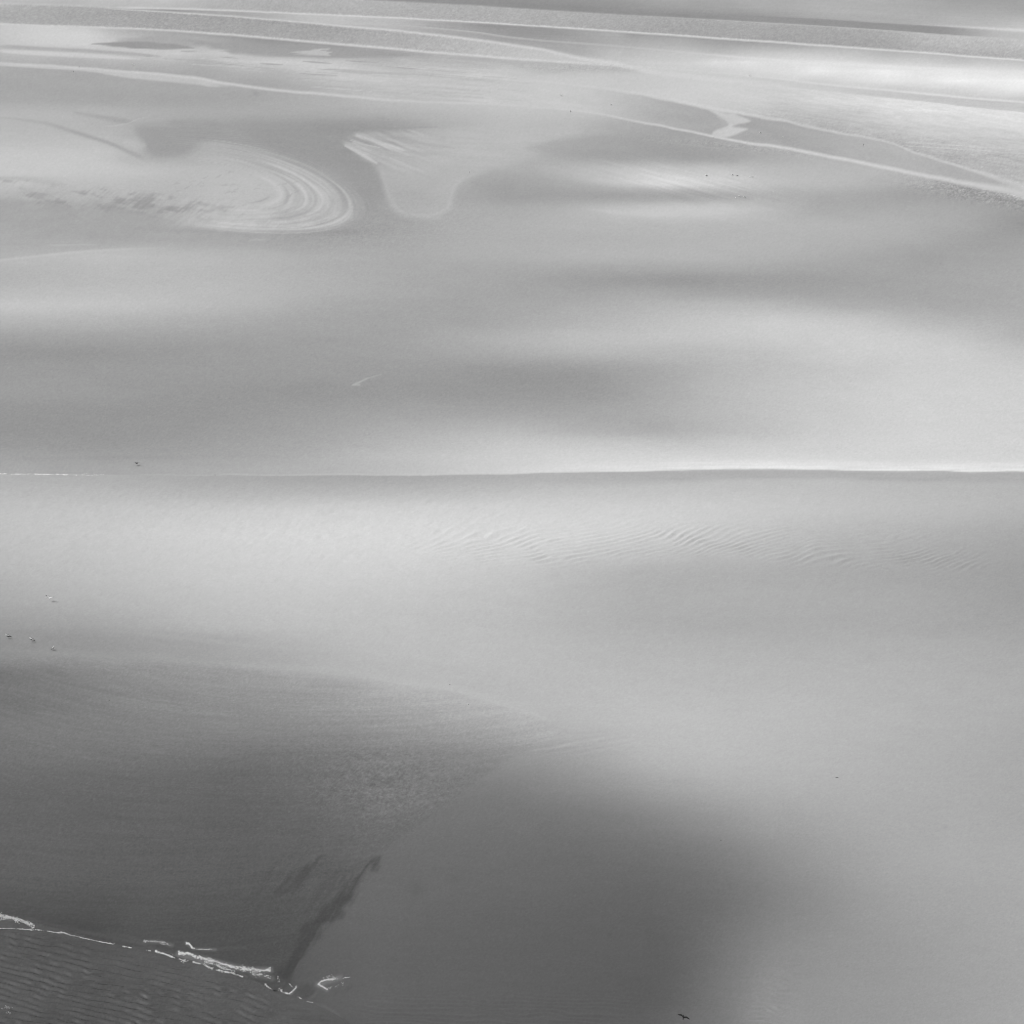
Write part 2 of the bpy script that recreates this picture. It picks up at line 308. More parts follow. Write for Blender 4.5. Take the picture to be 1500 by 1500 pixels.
# left dark strokes above the swirl
wq = lambda x, y: (0 * x, 2.5 * vn(x / 20., y / 4., 4))
poly(D, [(195,186),(230,180),(300,178),(330,186),(318,200),(296,206),(286,217),(272,226),(240,231),(222,229),(210,217),(202,200)], 150, 8, .72, wq)
D = line(D, [(0,172),(40,176),(75,182),(95,189),(130,200),(165,211),(185,221),(205,230),(225,236)], [(0,1.5),(90,2.6),(180,3),(230,5)], 164, alpha=[(0,.35),(70,.6),(110,.85),(190,.8),(228,.4)])
poly(D, [(100,163),(140,168),(175,172),(197,178),(190,182),(165,179),(140,172)], 161, 3.5, .8)
stroke(D, [(148,185.5,.5),(170,184,1),(188,181,1),(200,175,.6),(212,172,.3)], 1, 196, .6)
stroke(D, [(185,208,5),(200,211,8),(210,213,4)], 5, 197, .5, 1.6)
for k in range(16):
    x_ = 130 + k * 4.1; stroke(D, [(x_, 223 + k * .4, .5), (x_ + 9, 229 + k * .5, .8), (x_ + 18, 238 + k * .3, .3)], .6, 178, .16 + .3 * (k > 8))
for k in range(14):
    y_ = 178 + k * 3.3; D = line(D, [(200 + 5 * k, y_), (290, y_ + 5), (360 + 6 * k, y_ + 14)], .8, 176, alpha=.30, wob=1)
# ---- tongue
feather = lambda x, y: (9 * vn((x) / 30., (y - .42 * x) / 2.6, 4) * sm(-x, -600, -530) * (1 - sm(y, 232, 246)), 1.6 * vn((x) / 30., (y - .45 * x) / 3.0, 4) * (1 - sm(x, 560, 640)) * (1 - sm(y, 232, 246)))
tong = [(505,213),(530,228),(548,240),(555,252),(560,270),(568,295),(578,310),(595,318),(622,321),(650,316),(661,306),(665,288),(670,272),(692,258),(725,246),(765,235),(795,222),(775,215),(800,206),(850,196),(850,186),(700,187),(640,189),(570,190),(540,191),(520,196)]
sl, d = poly(D, tong, 185., 6.5, .72, feather)
inside = np.zeros_like(D); inside[sl] = 1 - sm(d, -3, 2)
rimm = np.zeros_like(D); rimm[sl] = np.exp(-((d + 4) / 3.2) ** 2)
D = D + rimm * 6 * sm(Y, 238, 262) * (1 - sm(X, 672, 690)) - 8 * inside * np.exp(-(((X - 602) / 38) ** 2 + ((Y - 292) / 20) ** 2))
sp = fbm((X) / 45., (Y - .38 * X) / 4.2, 7, 2) * inside * (1 - sm(X, 560, 650)) * (1 - sm(Y - .3 * X, 60, 85))
D = D + 20 * sp
stroke(D, [(505,213.5,.8),(520,221,2),(538,231,2.5),(552,239,1.2)], 1, 203, .8)
stroke(D, [(513,205,.5),(530,211,1.2),(556,216,.6)], 1, 196, .7)
stroke(D, [(522,196,.5),(540,203,1.4),(562,214,1.2),(575,221,.5)], 1, 197, .6)
stroke(D, [(530,201,.5),(545,209,1.4),(566,218,.7)], 1, 160, .5)
stroke(D, [(545,194,.6),(566,205,1.2),(590,216,.8)], 1, 164, .45)
stroke(D, [(560,200,1.5),(600,208,3.5),(640,214,1)], 1, 172, .5, 1.5)
stroke(D, [(590,206,1),(620,210,2),(665,217,1)], 1, 168, .5, 1.5)
stroke(D, [(590,222,1),(620,226,3),(650,226,1)], 1, 172, .5, 1.6)
stroke(D, [(480,187,3),(540,189,3.5),(590,187.5,1.8),(640,186,.6)], 1, 150, .6, 1.8)
D[:] = D + 5 * fbm(X / 40., (Y - .05 * X) / 4., 2, 3) * np.exp(-((X - 640) / 170) ** 2) * np.exp(-((Y - 215) / 35) ** 2)
# ---- dark fingers on the right of the tongue
wf = lambda x, y: (2 * vn(x / 9., y / 3., 1), 1.5 * vn(x / 22., y / 3., 2))
poly(D, [(768,216),(800,208),(850,199),(900,198),(960,204),(1010,214),(1060,226),(1090,240),(1000,236),(930,233),(860,230),(810,227),(785,222)], 158, 6, .5, wf)
poly(D, [(690,263),(715,254),(745,250),(780,256),(860,268),(960,276),(1060,282),(1120,292),(1020,294),(900,292),(800,290),(720,284),(690,275)], 158, 6, .35, wf)
# oblique fine ripples in the light patch
ob = fbm((X) / 60., (Y - .27 * X) / 2.3, 1, 3, .6)
D = D + 11 * ob * np.exp(-(((X - 1010) / 130) ** 2 + ((Y - 266 - .12 * (X - 1010)) / 26) ** 2))
D = line(D, [(850,305),(900,311),(960,314),(1050,312)], [(850,1.5),(960,4)], 206, alpha=[(850,.2),(900,.5),(1000,.3),(1060,0)])
# ---- region above L3 / L4 on the right
R4 = 3 * fbm(X / 50., (Y - .2 * X) / 7., 4, 3) + rbf([(700,135,203),(760,140,202),(850,148,201),(900,155,193),(960,165,176),(1000,175,170),(1040,182,167),(1100,190,164),(1180,205,167),(1250,218,175),(1320,232,179),(1400,250,175),(1450,262,177),(700,125,200),(850,130,202),(900,140,195),(1010,158,172)], 2, 10)
m34 = (1 - dn('L3', 1.2)) * dn('L4', 1.2) * sm(X, 640, 700); D = mix(D, R4, m34)
N4 = fbm(X / 34., (Y - .13 * X) / 3.2, 5, 4, .62)
A4 = rbf([(900,115,200),(1000,125,207),(1100,135,210),(1200,140,214),(1300,150,224),(1400,155,226),(1500,165,226),(900,128,205),(1000,142,210),(1050,152,205),(1100,157,200),(1150,163,190),(1200,172,186),(1200,160,205),(1250,185,182),(1300,180,200),(1300,195,184),(1350,210,184),(1400,190,205),(1400,222,182),(1450,240,181),(1500,200,205),(1500,230,184),(1500,262,180),(1500,180,222),(1350,165,224),(1100,150,208),(1200,150,216),(1000,132,209)], 2, 8)
mA4 = (1 - dn('L4', 1.2)) * dn('L2', 1.2) * sm(X, 860, 960); D = mix(D, A4 + (7 * N4 + 5 * fbm(X / 14., (Y - .14 * X) / 1.9, 1, 2)) * sm(X, 1000, 1200), mA4)
tex4 = mA4 * sm(Y - .16 * (X - 1100), 150, 172) * sm(X, 1060, 1150)
# ---- region L2..L3, left and centre
wB = fbm(X / 60., (Y - .075 * X) / 3.5, 2, 3, .6)
R23 = rbf([(0,45,200),(0,58,202),(60,45,213),(60,60,213),(130,52,216),(130,62,214),(180,58,200),(240,50,172),(180,46,182),(0,85,178),(100,88,176),(200,95,176),(300,92,178),(300,104,171),(400,108,176),(400,120,171),(450,127,175),(260,76,210),(330,82,213),(400,88,214),(450,95,212),(500,95,209),(500,110,204),(500,128,186),(560,105,197),(560,120,200),(560,135,196),(600,90,190),(650,100,198),(650,120,198),(650,140,195),(700,100,198),(750,110,203),(750,130,203),(750,148,199),(820,115,205),(900,115,203),(300,60,172),(400,70,158),(350,66,162),(500,75,160),(560,78,164),(620,84,176),(700,92,184),(200,70,208),(230,78,204),(820,93,180),(860,97,184),(780,92,190),(900,103,196)], 3, 6)
m23 = (1 - dn('L3', 1.2)) * dn('L2', 1.2) * (1 - sm(X, 700, 950)) * (1 - m34)
D = mix(D, R23 + 7.5 * wB * sm(X, 380, 520) * (1 - sm(X, 700, 850)), m23)
w2 = lambda x, y: (9 * vn(x / 18., y / 1.6, 3), .8 * vn(x / 30., y / 2., 2))
poly(D, [(0,65),(70,69),(140,72.5),(200,77),(245,83),(200,82),(140,77.5),(70,74.5),(0,71)], 172, 1.6, .85)
poly(D, [(0,72),(80,76),(150,79.5),(190,84),(215,87.5),(150,85.5),(80,82.5),(0,77.5)], 212, 1.6, .85)
poly(D, [(165,60),(200,54),(240,52),(290,56),(300,64),(285,70),(200,68)], 166, 4, .8, w2)
poly(D, [(130,64.3),(150,63),(185,61.5),(215,61.5),(250,64),(292,71),(262,72),(200,71.8),(165,68.3)], 150, 1.5, .95, w2)
poly(D, [(262,56),(300,60.5),(340,63),(420,66),(500,70),(600,80),(600,83),(500,85),(430,84.5),(350,80),(325,73),(290,65)], 156, 3.0, .8, w2)
for a in ([(262,75),(275,74.2),(292,75.5),(276,76.4)], [(318,83),(335,83.2),(352,85.5),(338,85.4)], [(376,93),(395,92.6),(420,95),(398,95.6)], [(438,89.5),(462,89.6),(492,93.3),(465,93)], [(455,100.5),(500,102),(478,102.8)], [(550,94.5),(580,97),(618,101.5),(590,100.5)], [(430,107),(480,109.5),(500,111.6),(460,110.5)], [(500,88),(540,90),(560,91.4),(525,91.5)], [(310,91.5),(350,95),(360,96.5),(325,94)], [(200,80.5),(235,83.5),(215,83)]):
    poly(D, a, 160, .9, .8)
poly(D, [(480,100),(560,105),(640,109),(740,116),(740,120),(640,114.5),(560,109),(480,103.5)], 180, 1.8, .8, w2)
poly(D, [(730,90),(790,89),(860,93),(920,98),(960,104),(900,106),(840,104),(800,108),(770,104),(750,97)], 177, 5, .6, w2)
GR = GR + 3.5 * np.exp(-(((X - 840) / 80) ** 2 + ((Y - 99) / 6) ** 2))
poly(D, [(428,77.5),(452,74),(470,71.5),(482,70),(475,76),(490,82),(470,80.5),(445,80)], 203, 1.3, .75, w2)
for k in range(60):
    x_ = ra.uniform(230, 760); y0 = np.interp(x_, [230, 400, 500, 760], [86, 88, 90, 108]); y1 = np.interp(x_, [230, 400, 500, 760], [90, 108, 134, 148]); y_ = ra.uniform(y0, y1); L_ = ra.uniform(18, 50)
    stroke(D, [(x_ - L_, y_ - L_ * .07, .2), (x_, y_, ra.uniform(.6, 1.4)), (x_ + L_, y_ + L_ * .075, .2)], 1, ra.choice([174, 180, 210, 214]), ra.uniform(.2, .5))
for k in range(10):
    x_ = 560 + k * 17; stroke(D, [(x_, 96 + k * 1.2 + (k * 7 % 5) * 3, .4), (x_ + 30, 98 + k * 1.3 + (k * 7 % 5) * 3, 1.1), (x_ + 66, 101 + k * 1.4 + (k * 7 % 5) * 3, .4)], 1, 188 if k % 2 else 211, .5)
for k in range(9):
    x_ = 640 + k * 3; y_ = 122 + k * 3.1; stroke(D, [(x_ - 20, y_ + 2, .4), (x_ + 10, y_ + 4, 1.2), (x_ + 60, y_ + 7, .4)], 1, 176 if k % 2 else 206, .32)
# ---- far channels at the top
T = rbf([(0,1,186),(60,0,188),(150,0,196),(240,1,204),(240,9,190),(180,6,190),(100,4,182),(300,6,184),(400,8,175),(500,6,180),(500,16,178),(640,14,176),(750,20,178),(900,34,172),(1000,38,166),(1100,45,168),(1200,50,164),(1300,60,166),(1340,54,184),(1400,62,190),(1450,75,178),(1500,66,196),(1500,78,182)], 3, 8)
top = (1 - dn('L1', 1.)); D = mix(D, T, top)
T0 = rbf([(600,0,142),(700,0,142),(700,6,140),(800,4,142),(850,12,138),(900,0,156),(900,16,138),(980,0,170),(1000,20,140),(1000,10,160),(1100,0,172),(1100,14,172),(1100,26,142),(1200,0,174),(1200,14,184),(1200,25,172),(1300,0,175),(1300,18,178),(1300,30,172),(1400,8,162),(1400,25,180),(1500,8,158),(1500,25,178),(1500,38,196),(1420,36,184)], 3, 5)
sN = fbm(X / 90., (Y - .05 * X) / 1.8, 6, 3, .6)
D = mix(D, T0 + 3 * sN, (1 - dn('L0', .8)) * sm(X, 480, 560))
dk = [(1040,22),(1120,23.5),(1200,27.5),(1280,33),(1370,38),(1440,42),(1500,46)]
ydk = cy(curve(dk)); mdk = sm(Y - ydk, -1.2, 1.2) * (1 - dn('L0', .8)) * sm(X, 1040, 1120)
D = mix(D, 145 + 45 * sm(X, 1370, 1480), mdk)
D = line(D, [(1330,35),(1370,37.2),(1440,41),(1500,44.5)], [(1330,.8),(1500,2.4)], 218, alpha=[(1330,0),(1400,.5),(1500,1)])
D = line(D, cL0, .9, 200, alpha=[(0,0),(500,.1),(950,.25),(1100,.6),(1500,.8)])
# between L1 and L1b / L1c
mA = dn('L1', .8) * (1 - dn('L1b', .8)) * sm(X, 140, 165)
Q1 = rbf([(170,11,135),(240,15,138),(300,17,165),(350,20,168),(400,24,180),(450,27,195),(500,28,198),(520,34,188),(560,30,190),(600,33,182),(620,42,172),(680,36,160),(700,42,150),(700,52,168),(760,40,146),(760,50,148),(760,60,166),(820,50,152),(820,57,160),(830,70,171),(860,77,178),(880,60,174),(880,66,174),(900,80,198),(950,64,182),(950,68,176),(950,90,207),(1000,66,188),(1000,90,210),(1000,105,206)], 3, 4)
D = mix(D, Q1 + 3 * sN, mA)
mB = dn('L1', .8) * (1 - dn('L2', .8)) * sm(X, 900, 930)
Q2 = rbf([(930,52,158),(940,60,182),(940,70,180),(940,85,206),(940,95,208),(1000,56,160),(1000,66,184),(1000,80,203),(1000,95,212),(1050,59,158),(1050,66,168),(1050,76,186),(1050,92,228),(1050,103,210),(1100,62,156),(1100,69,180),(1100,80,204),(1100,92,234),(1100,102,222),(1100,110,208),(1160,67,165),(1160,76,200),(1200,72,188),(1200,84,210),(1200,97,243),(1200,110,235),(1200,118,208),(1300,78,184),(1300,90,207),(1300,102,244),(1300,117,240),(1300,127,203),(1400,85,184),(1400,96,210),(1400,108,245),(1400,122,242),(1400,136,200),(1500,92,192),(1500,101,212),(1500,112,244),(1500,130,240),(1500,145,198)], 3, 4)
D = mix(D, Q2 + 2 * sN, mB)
# band L1/L1b .. L2
mC = np.where(X < 160, dn('L1', .8), dn('L1b', .8)) * (1 - dn('L2', .8)) * (1 - sm(X, 880, 920))
Q3 = rbf([(0,10,178),(0,22,165),(0,31,172),(100,14,168),(100,25,162),(100,35,172),(200,20,162),(200,35,166),(300,30,162),(300,45,166),(400,40,163),(400,54,168),(500,48,164),(500,60,172),(600,55,175),(600,68,178),(700,66,188),(700,78,190),(780,75,198),(780,84,200),(850,90,203),(880,93,208)], 3, 6)
D = mix(D, Q3, mC)
for k in range(7):
    x_ = 20 + k * 17; stroke(D, [(x_, 9.5 - .1 * k, .4), (x_ + 22, 8 + .15 * k, .9), (x_ + 50, 7.6 + .3 * k, .4)], 1, 192 if k % 2 else 158, .45)
texC = mC * (1 - sm(X, 640, 860)) + top * dn('L0', .8) * sm(X, 250, 400) * ramp([(0,.6),(500,.8),(1500,1)]) 
GR = GR + 3.0 * texC + 2.4 * tex4
# bright channel edges
D = line(D, cL1, 1.25, [(0,182),(140,190),(200,215),(500,214),(700,218),(1500,224)], alpha=[(0,.3),(130,.5),(200,1)])
D = line(D, cL1, 1.3, 212, alpha=[(0,.5),(200,.2),(300,0)])
D = line(D, cL1b, [(100,1),(500,1.4),(800,2),(900,3.2),(1000,3),(1180,4)], [(100,210),(500,212),(900,216),(1100,215)], alpha=[(100,0),(200,.9),(960,.9),(1050,.6),(1180,0)])
D = line(D, cL1c, [(520,1),(900,1),(1100,1.5),(1500,3)], [(520,192),(800,200),(1000,206),(1100,226),(1300,236),(1500,234)], alpha=[(520,.2),(700,.8),(900,.6),(1060,.9),(1300,.7),(1500,.2)])
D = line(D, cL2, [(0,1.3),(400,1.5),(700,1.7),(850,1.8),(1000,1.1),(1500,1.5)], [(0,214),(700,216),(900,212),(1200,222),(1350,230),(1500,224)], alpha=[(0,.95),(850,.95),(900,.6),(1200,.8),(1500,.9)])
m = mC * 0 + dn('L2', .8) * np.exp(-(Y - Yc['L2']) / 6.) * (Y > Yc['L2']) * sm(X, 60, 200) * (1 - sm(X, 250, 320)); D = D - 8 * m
D = line(D, [(960,106),(1010,112),(1100,120),(1180,128),(1260,137)], [(960,2),(1260,5)], 216, alpha=[(960,.3),(1050,.5),(1260,0)])
# L3: bright bar edge, with a broad pale skirt between x 160 and 330
sk = sm(X, 120, 200) * (1 - sm(X, 300, 345)); D = mix(D, 203, sm(Y - Yc['L3'], -1, 1) * (1 - sm(Y - Yc['L3'], 3 + 5 * sk, 6 + 6 * sk)) * (1 - sm(X, 300, 350)) * .8)
D = line(D, cL3, [(0,1.8),(200,1.6),(300,2),(420,1.8),(560,2),(640,1.6),(800,1.4),(1000,1.4),(1150,2.2),(1300,2.6),(1420,3.5),(1500,7)], [(0,206),(330,212),(480,208),(600,206),(700,206),(1000,206),(1300,212),(1500,206)], alpha=[(0,.8),(250,.9),(500,.9),(600,.75),(720,.6),(850,.7),(1000,1),(1500,.9)], wob=.8)
D = line(D, cL4, [(700,1.2),(900,1.8),(1050,2.8),(1150,2.),(1300,1.6),(1420,2),(1500,5)], [(700,210),(1000,214),(1150,206),(1300,202),(1500,205)], alpha=[(700,.3),(900,.7),(1050,.9),(1300,.8),(1500,.8)], wob=1.2)
for o, a in ((-9, .35), (-14, .3), (-5, .3)):
    D = line(D, [(x_, y_ + o * (1 + (x_ - 1080) / 700.)) for x_, y_ in [(1080,166),(1160,177),(1220,187),(1300,199),(1400,209),(1500,217)]], .9, 205, alpha=[(1080,0),(1180,a),(1500,a)], wob=1)
for y0_ in (209, 214): D = line(D, [(1310,y0_-2),(1400,y0_+4),(1500,y0_+11)], .9, 214, alpha=.45, wob=.6)
for k in range(8):
    x_ = 1020 + k * 8; stroke(D, [(x_, 212 + k * 1.4, 1), (x_ - 60, 206 + k, 1)], 1, 172, .1)
# s-shaped pool of pale sand between the two edges
poly(D, [(1036,160),(1052,163),(1063,167),(1076,166),(1080,169),(1090,172.5),(1101,177),(1094,180),(1080,182),(1070,186),(1098,188),(1090,192),(1074,199),(1060,202),(1042,198),(1045,192),(1056,188),(1068,184),(1064,177),(1050,168)], 208, 2.2, .8)
stroke(D, [(1052,170,2),(1062,177,5),(1078,180,2)], 3, 190, .5, 1.6)
# speckled edge sand to the lower right of L3
tx = sm(Y - Yc['L3'], 2, 6) * (1 - sm(Y - Yc['L3'], 14, 34)) * sm(X, 1280, 1420); GR = GR + 8 * tx
tx = np.exp(-(((X - 1060) / 110) ** 2 + ((Y - 213 - .1 * (X - 1060)) / 5) ** 2)); GR = GR + 4 * tx
GR = GR + 1.8 * np.exp(-((Y - (345 - .12 * (X - 500))) / 30) ** 2) * np.exp(-((X - 560) / 120) ** 2) + 0.4 * sm(Y, 380, 420) * (1 - sm(Y, 640, 690))
# little slick
stroke(D, [(518,563,.8),(524,561,1.6),(530,558,.6)], 1, 190, .75, 1.6); stroke(D, [(526,560,.5),(534,556,1.3),(541,553,.5)], 1, 187, .65, 1.6); stroke(D, [(540,554,.4),(548,551,1.1),(558,549,.3)], 1, 184, .5, 1.6)
stroke(D, [(516,564,.6),(527,563.5,1)], 1, 196, .6)
# ---- mid shore line
D = line(D, cM, [(0,1.1),(300,.8),(900,1.4),(1000,2.6),(1500,2.8)], [(0,200),(200,185),(350,196),(600,205),(900,226),(1100,244),(1500,246)], alpha=[(0,.3),(200,.25),(350,.6),(900,.9),(1500,1)])
m = sm(Y - Yc['M'], -17, -3) * (1 - sm(Y - Yc['M'], -1, 1)) * sm(X, 700, 1050); D = mix(D, 229 + 12 * fbm(X / 70., Y / 1.7, 3, 3), m * .75)
sw = 2.2 * vn(X / 90., Y * 0 + .7, 4)
m = sm(Y - Yc['M'], 0, 2) * (1 - sm(Y - Yc['M'] + sw, ramp([(600,8),(900,9),(1100,10),(1500,12)]), ramp([(600,30),(900,28),(1100,20),(1500,23)]))) * sm(X, 560, 1000); D = mix(D, 173 + 3 * fbm(X / 60., Y / 2., 5, 3), m * .75)
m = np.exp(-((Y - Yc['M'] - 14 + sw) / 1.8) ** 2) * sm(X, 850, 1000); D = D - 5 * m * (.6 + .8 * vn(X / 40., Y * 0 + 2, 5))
m = np.exp(-((Y - (672 - .012 * X)) / 3) ** 2) * np.exp(-((X - 200) / 200) ** 2); D = D - 4 * m
# ---- lower-left spit
mS = dn('S', ramp([(0, 6), (200, 9), (500, 12), (800, 14)]), 2) * (1 - sm(X, 800, 880))
flo = Y + .00030 * (X - 350) ** 2 - .10 * X + .0006 * (X - 100) * (Y - 1000)
spit = Wt + (3.2 + 2.2 * np.exp(-((Y - 1040) / 45.) ** 2)) * fbm(X / 80., flo / 3.0, 4, 4, .6) + 2.0 * fbm(X / 200., flo / 16., 2, 3)
# boundary on the right: the submerged bank running down-left from (830,1075) to (500,1300)
xb = ramp([(1060,850),(1085,800),(1110,750),(1140,705),(1170,665),(1200,625),(1235,575),(1270,545),(1310,520),(1350,490),(1400,440),(1440,425),(1500,420)], Y)
mR = 1 - sm(X - xb, -26, 20)
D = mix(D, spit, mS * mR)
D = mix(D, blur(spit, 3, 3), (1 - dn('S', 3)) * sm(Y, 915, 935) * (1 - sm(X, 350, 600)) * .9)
D = line(D, [(0,951),(100,957),(200,961),(240,964),(300,971),(400,976),(500,984),(600,1001),(660,1007),(720,1024),(780,1044),(820,1060)], [(0,4),(300,5),(600,5),(820,6)], [(0,150),(200,158),(300,168),(450,182),(600,190),(820,194)], alpha=[(0,.7),(300,.5),(700,.55),(820,.2)], soft=4)
D = line(D, [(90,918),(200,928),(300,938),(400,948),(460,954)], [(90,2),(460,3)], [(90,158),(200,172),(460,190)], alpha=[(90,.2),(250,.4),(460,0)], soft=3)
for pts in ([(770,1100),(840,1092),(900,1087),(950,1078)], [(800,1096),(860,1084),(900,1079)], [(850,1104),(900,1094),(945,1085)], [(780,1087),(830,1078),(870,1075)]):
    D = line(D, pts, 1.6, 194, alpha=.22, soft=1.5)
tx = np.exp(-(((X - 560) / 110) ** 2 + ((Y - 1150) / 60) ** 2)) * mR
rip = fbm((X + .5 * Y) / 11., (Y - .35 * X) / 3.6, 3, 2); D = D + 7 * tx * rip; GR = GR + 2.5 * tx + 1.2 * mS * mR
# streaky stains by the outflow
wk = lambda x, y: (8 * vn((x + .6 * y) / 5., (y - .9 * x) / 60., 5) + 6 * vn(x / 22., y / 14., 2), 5 * vn((x + y) / 9., (y - x) / 40., 6) + 5 * vn(x / 12., y / 20., 3))
D = D - 4.5 * np.exp(-(((X - 455) / 90) ** 2 + ((Y - 1300) / 60) ** 2)) * (1 - sm(X - xb, -4, 4)) * (1 + 1.3 * fbm((X + .75 * Y) / 9., (Y - .9 * X) / 90., 7, 3))
poly(D, [(553,1254),(536,1262),(522,1274),(514,1290),(500,1310),(480,1328),(456,1350),(440,1372),(424,1400),(412,1428),(418,1440),(432,1432),(436,1410),(452,1385),(468,1362),(492,1344),(508,1326),(516,1305),(527,1285),(540,1270)], 71, 6.5, .9, wk)
poly(D, [(500,1272),(484,1290),(470,1312),(462,1330),(474,1322),(490,1300),(505,1284)], 80, 5, .5, wk); poly(D, [(452,1300),(436,1322),(424,1342),(434,1340),(448,1320)], 84, 4, .4, wk); poly(D, [(400,1262),(380,1284),(366,1304),(384,1292),(402,1272)], 84, 4, .45, wk)
poly(D, [(480,1252),(458,1262),(440,1275),(425,1290),(400,1308),(412,1308),(440,1296),(456,1285),(468,1270)], 75, 6, .8, wk)
poly(D, [(420,1250),(405,1268),(385,1290),(360,1312),(372,1306),(398,1284),(412,1266)], 79, 4, .6, wk)
poly(D, [(530,1256),(500,1268),(470,1290),(450,1320),(470,1312),(492,1290),(520,1270)], 84, 5, .4, wk)
poly(D, [(470,1480),(462,1460),(466,1440),(480,1425),(510,1420),(530,1440),(525,1470),(505,1492)], 99, 7, .5, wk)
poly(D, [(430,1448),(445,1440),(458,1448),(455,1462),(440,1460)], 78, 5, .6, wk)
poly(D, [(485,1452),(505,1446),(520,1452),(500,1460)], 84, 4, .4, wk)
# thin films of foam and the lip of the outflow
for pts, a in (([(40,1345),(100,1360),(150,1371),(200,1380),(230,1391)], .35), ([(110,1366),(150,1369),(180,1370),(205,1377)], .3), ([(0,1352),(40,1356),(100,1364)], .3), ([(210,1379),(232,1378),(252,1384)], .4), ([(300,1392),(330,1388),(360,1388)], .25), ([(440,1466),(470,1472),(488,1481),(500,1492)], .45), ([(452,1466),(460,1458),(466,1450)], .35)):
    stroke(D, [(x_, y_, 2.0) for x_, y_ in pts], 2, 116, a, 1.6)
for pts, w_, a in (([(0,1343),(20,1347),(45,1354)], 3, .5), ([(0,1360.5),(50,1362),(84,1366),(101,1369)], 1.3, .5), ([(120,1374),(150,1380),(171,1384)], 1., .45), ([(232,1395),(262,1404),(300,1412)], 2.2, .4), ([(262,1397),(300,1405),(345,1417),(370,1421),(396,1421)], 3.2, .6), ([(290,1410),(330,1424),(360,1431)], 1.6, .4), ([(370,1427),(398,1433)], 3, .3), ([(212,1379),(235,1380),(252,1385)], 1.6, .35), ([(272,1381),(279,1386),(283,1390),(315,1391)], 1.3, .4), ([(466,1442),(480,1437),(498,1432)], 3, .35), ([(468,1443),(479,1450)], 2, .4), ([(416,1455),(426,1456),(434,1446)], 1.2, .4)):
    stroke(D, [(x_, y_, w_ + .7) for x_, y_ in pts], w_, 162, min(1, a + .12), 1.7)
# ---- foreground channel
fc = dn('F', 1.2)
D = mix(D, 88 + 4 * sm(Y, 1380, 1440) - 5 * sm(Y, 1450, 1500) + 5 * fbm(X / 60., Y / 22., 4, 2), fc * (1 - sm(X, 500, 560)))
# a few dimples / worm pits
for x_, y_, r_, a_ in ((1183,500,6,5),(1168,506,4,3),(1240,508,4,3),(810,842,10,4),(610,1303,12,6),(375,137,4,14),(1378,386,2.5,10),(95,418,3,6),(1385,1212,4,8),(1433,1207,3,6),(955,443,4,6),(1145,1100,4,5),(892,1370,4,5),(1272,960,10,3),(666,1288,9,3)):
    D = D - a_ * np.exp(-(((X - x_) / r_) ** 2 + ((Y - y_) / (r_ * .8)) ** 2))
D = D + 1.6 * fbm(X / 40., (Y - .03 * X) / 7., 1, 4) * (1 - sm(Y, 1050, 1250) * .3)
Dlin = np.where(D <= 10, D / 3294.6, ((np.clip(D, 10, 250) / 255 + .055) / 1.055) ** 2.4).astype(np.float32)

# ================================================================== from the map to the ground
SQ, CQ = math.sin(PITCH), math.cos(PITCH)
def ground(u, v, h=0.0):
    """pixel of the photograph -> point of the flat at height h"""
    a = (u - 750) / F_PX; b = (750 - v) / F_PX
    dy = CQ + SQ * b; dz = -SQ + CQ * b
    t = (h - CAM_H) / dz
    return t * a, t * dy, CAM_H + t * dz
def pxm(v): return (v - V_HOR) / CAM_H * 1.0 * (1 / CQ) * CQ         # about pixels per metre across
Db = blur(Dlin, 55, 17)                                              # broad tones, split between albedo and the added shade layer
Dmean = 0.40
ALB_EXP = 0.38 + .20 * sm(Y, 980, 1150) + .26 * sm(Y, 1230, 1400) * (1 - sm(X, 360, 600)) + .26 * sm(Y, 1280, 1380) * (1 - sm(X, 250, 480))  # how much of the broad tone goes into the albedo
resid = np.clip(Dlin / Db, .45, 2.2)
alb = 0.30 * (Db / Dmean) ** ALB_EXP * resid
light = (Db / Dmean) ** (1 - ALB_EXP)
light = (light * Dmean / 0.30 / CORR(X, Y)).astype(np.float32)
rs = np.random.RandomState(5)
gw = rs.randn(HH, WW).astype(np.float32)
gsp = blur(gw, .9, .6); gsp /= gsp.std()
grain = 0.6 * gw + .8 * gsp
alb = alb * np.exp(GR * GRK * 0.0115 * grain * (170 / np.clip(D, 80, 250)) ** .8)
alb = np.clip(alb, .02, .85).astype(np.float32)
print('alb', np.percentile(alb, [0, 1, 50, 99, 100]), 'light', np.percentile(light, [0, 1, 50, 99, 100]))
# ---- relief (metres)
Z = np.zeros((HH, WW), np.float32)
mpp = CAM_H / (Y + 350)                                              # metres per pixel across
fs = 1 / np.clip((Y + 350) / F_PX * 1.0, .05, 2)                      # depth stretch of one pixel row
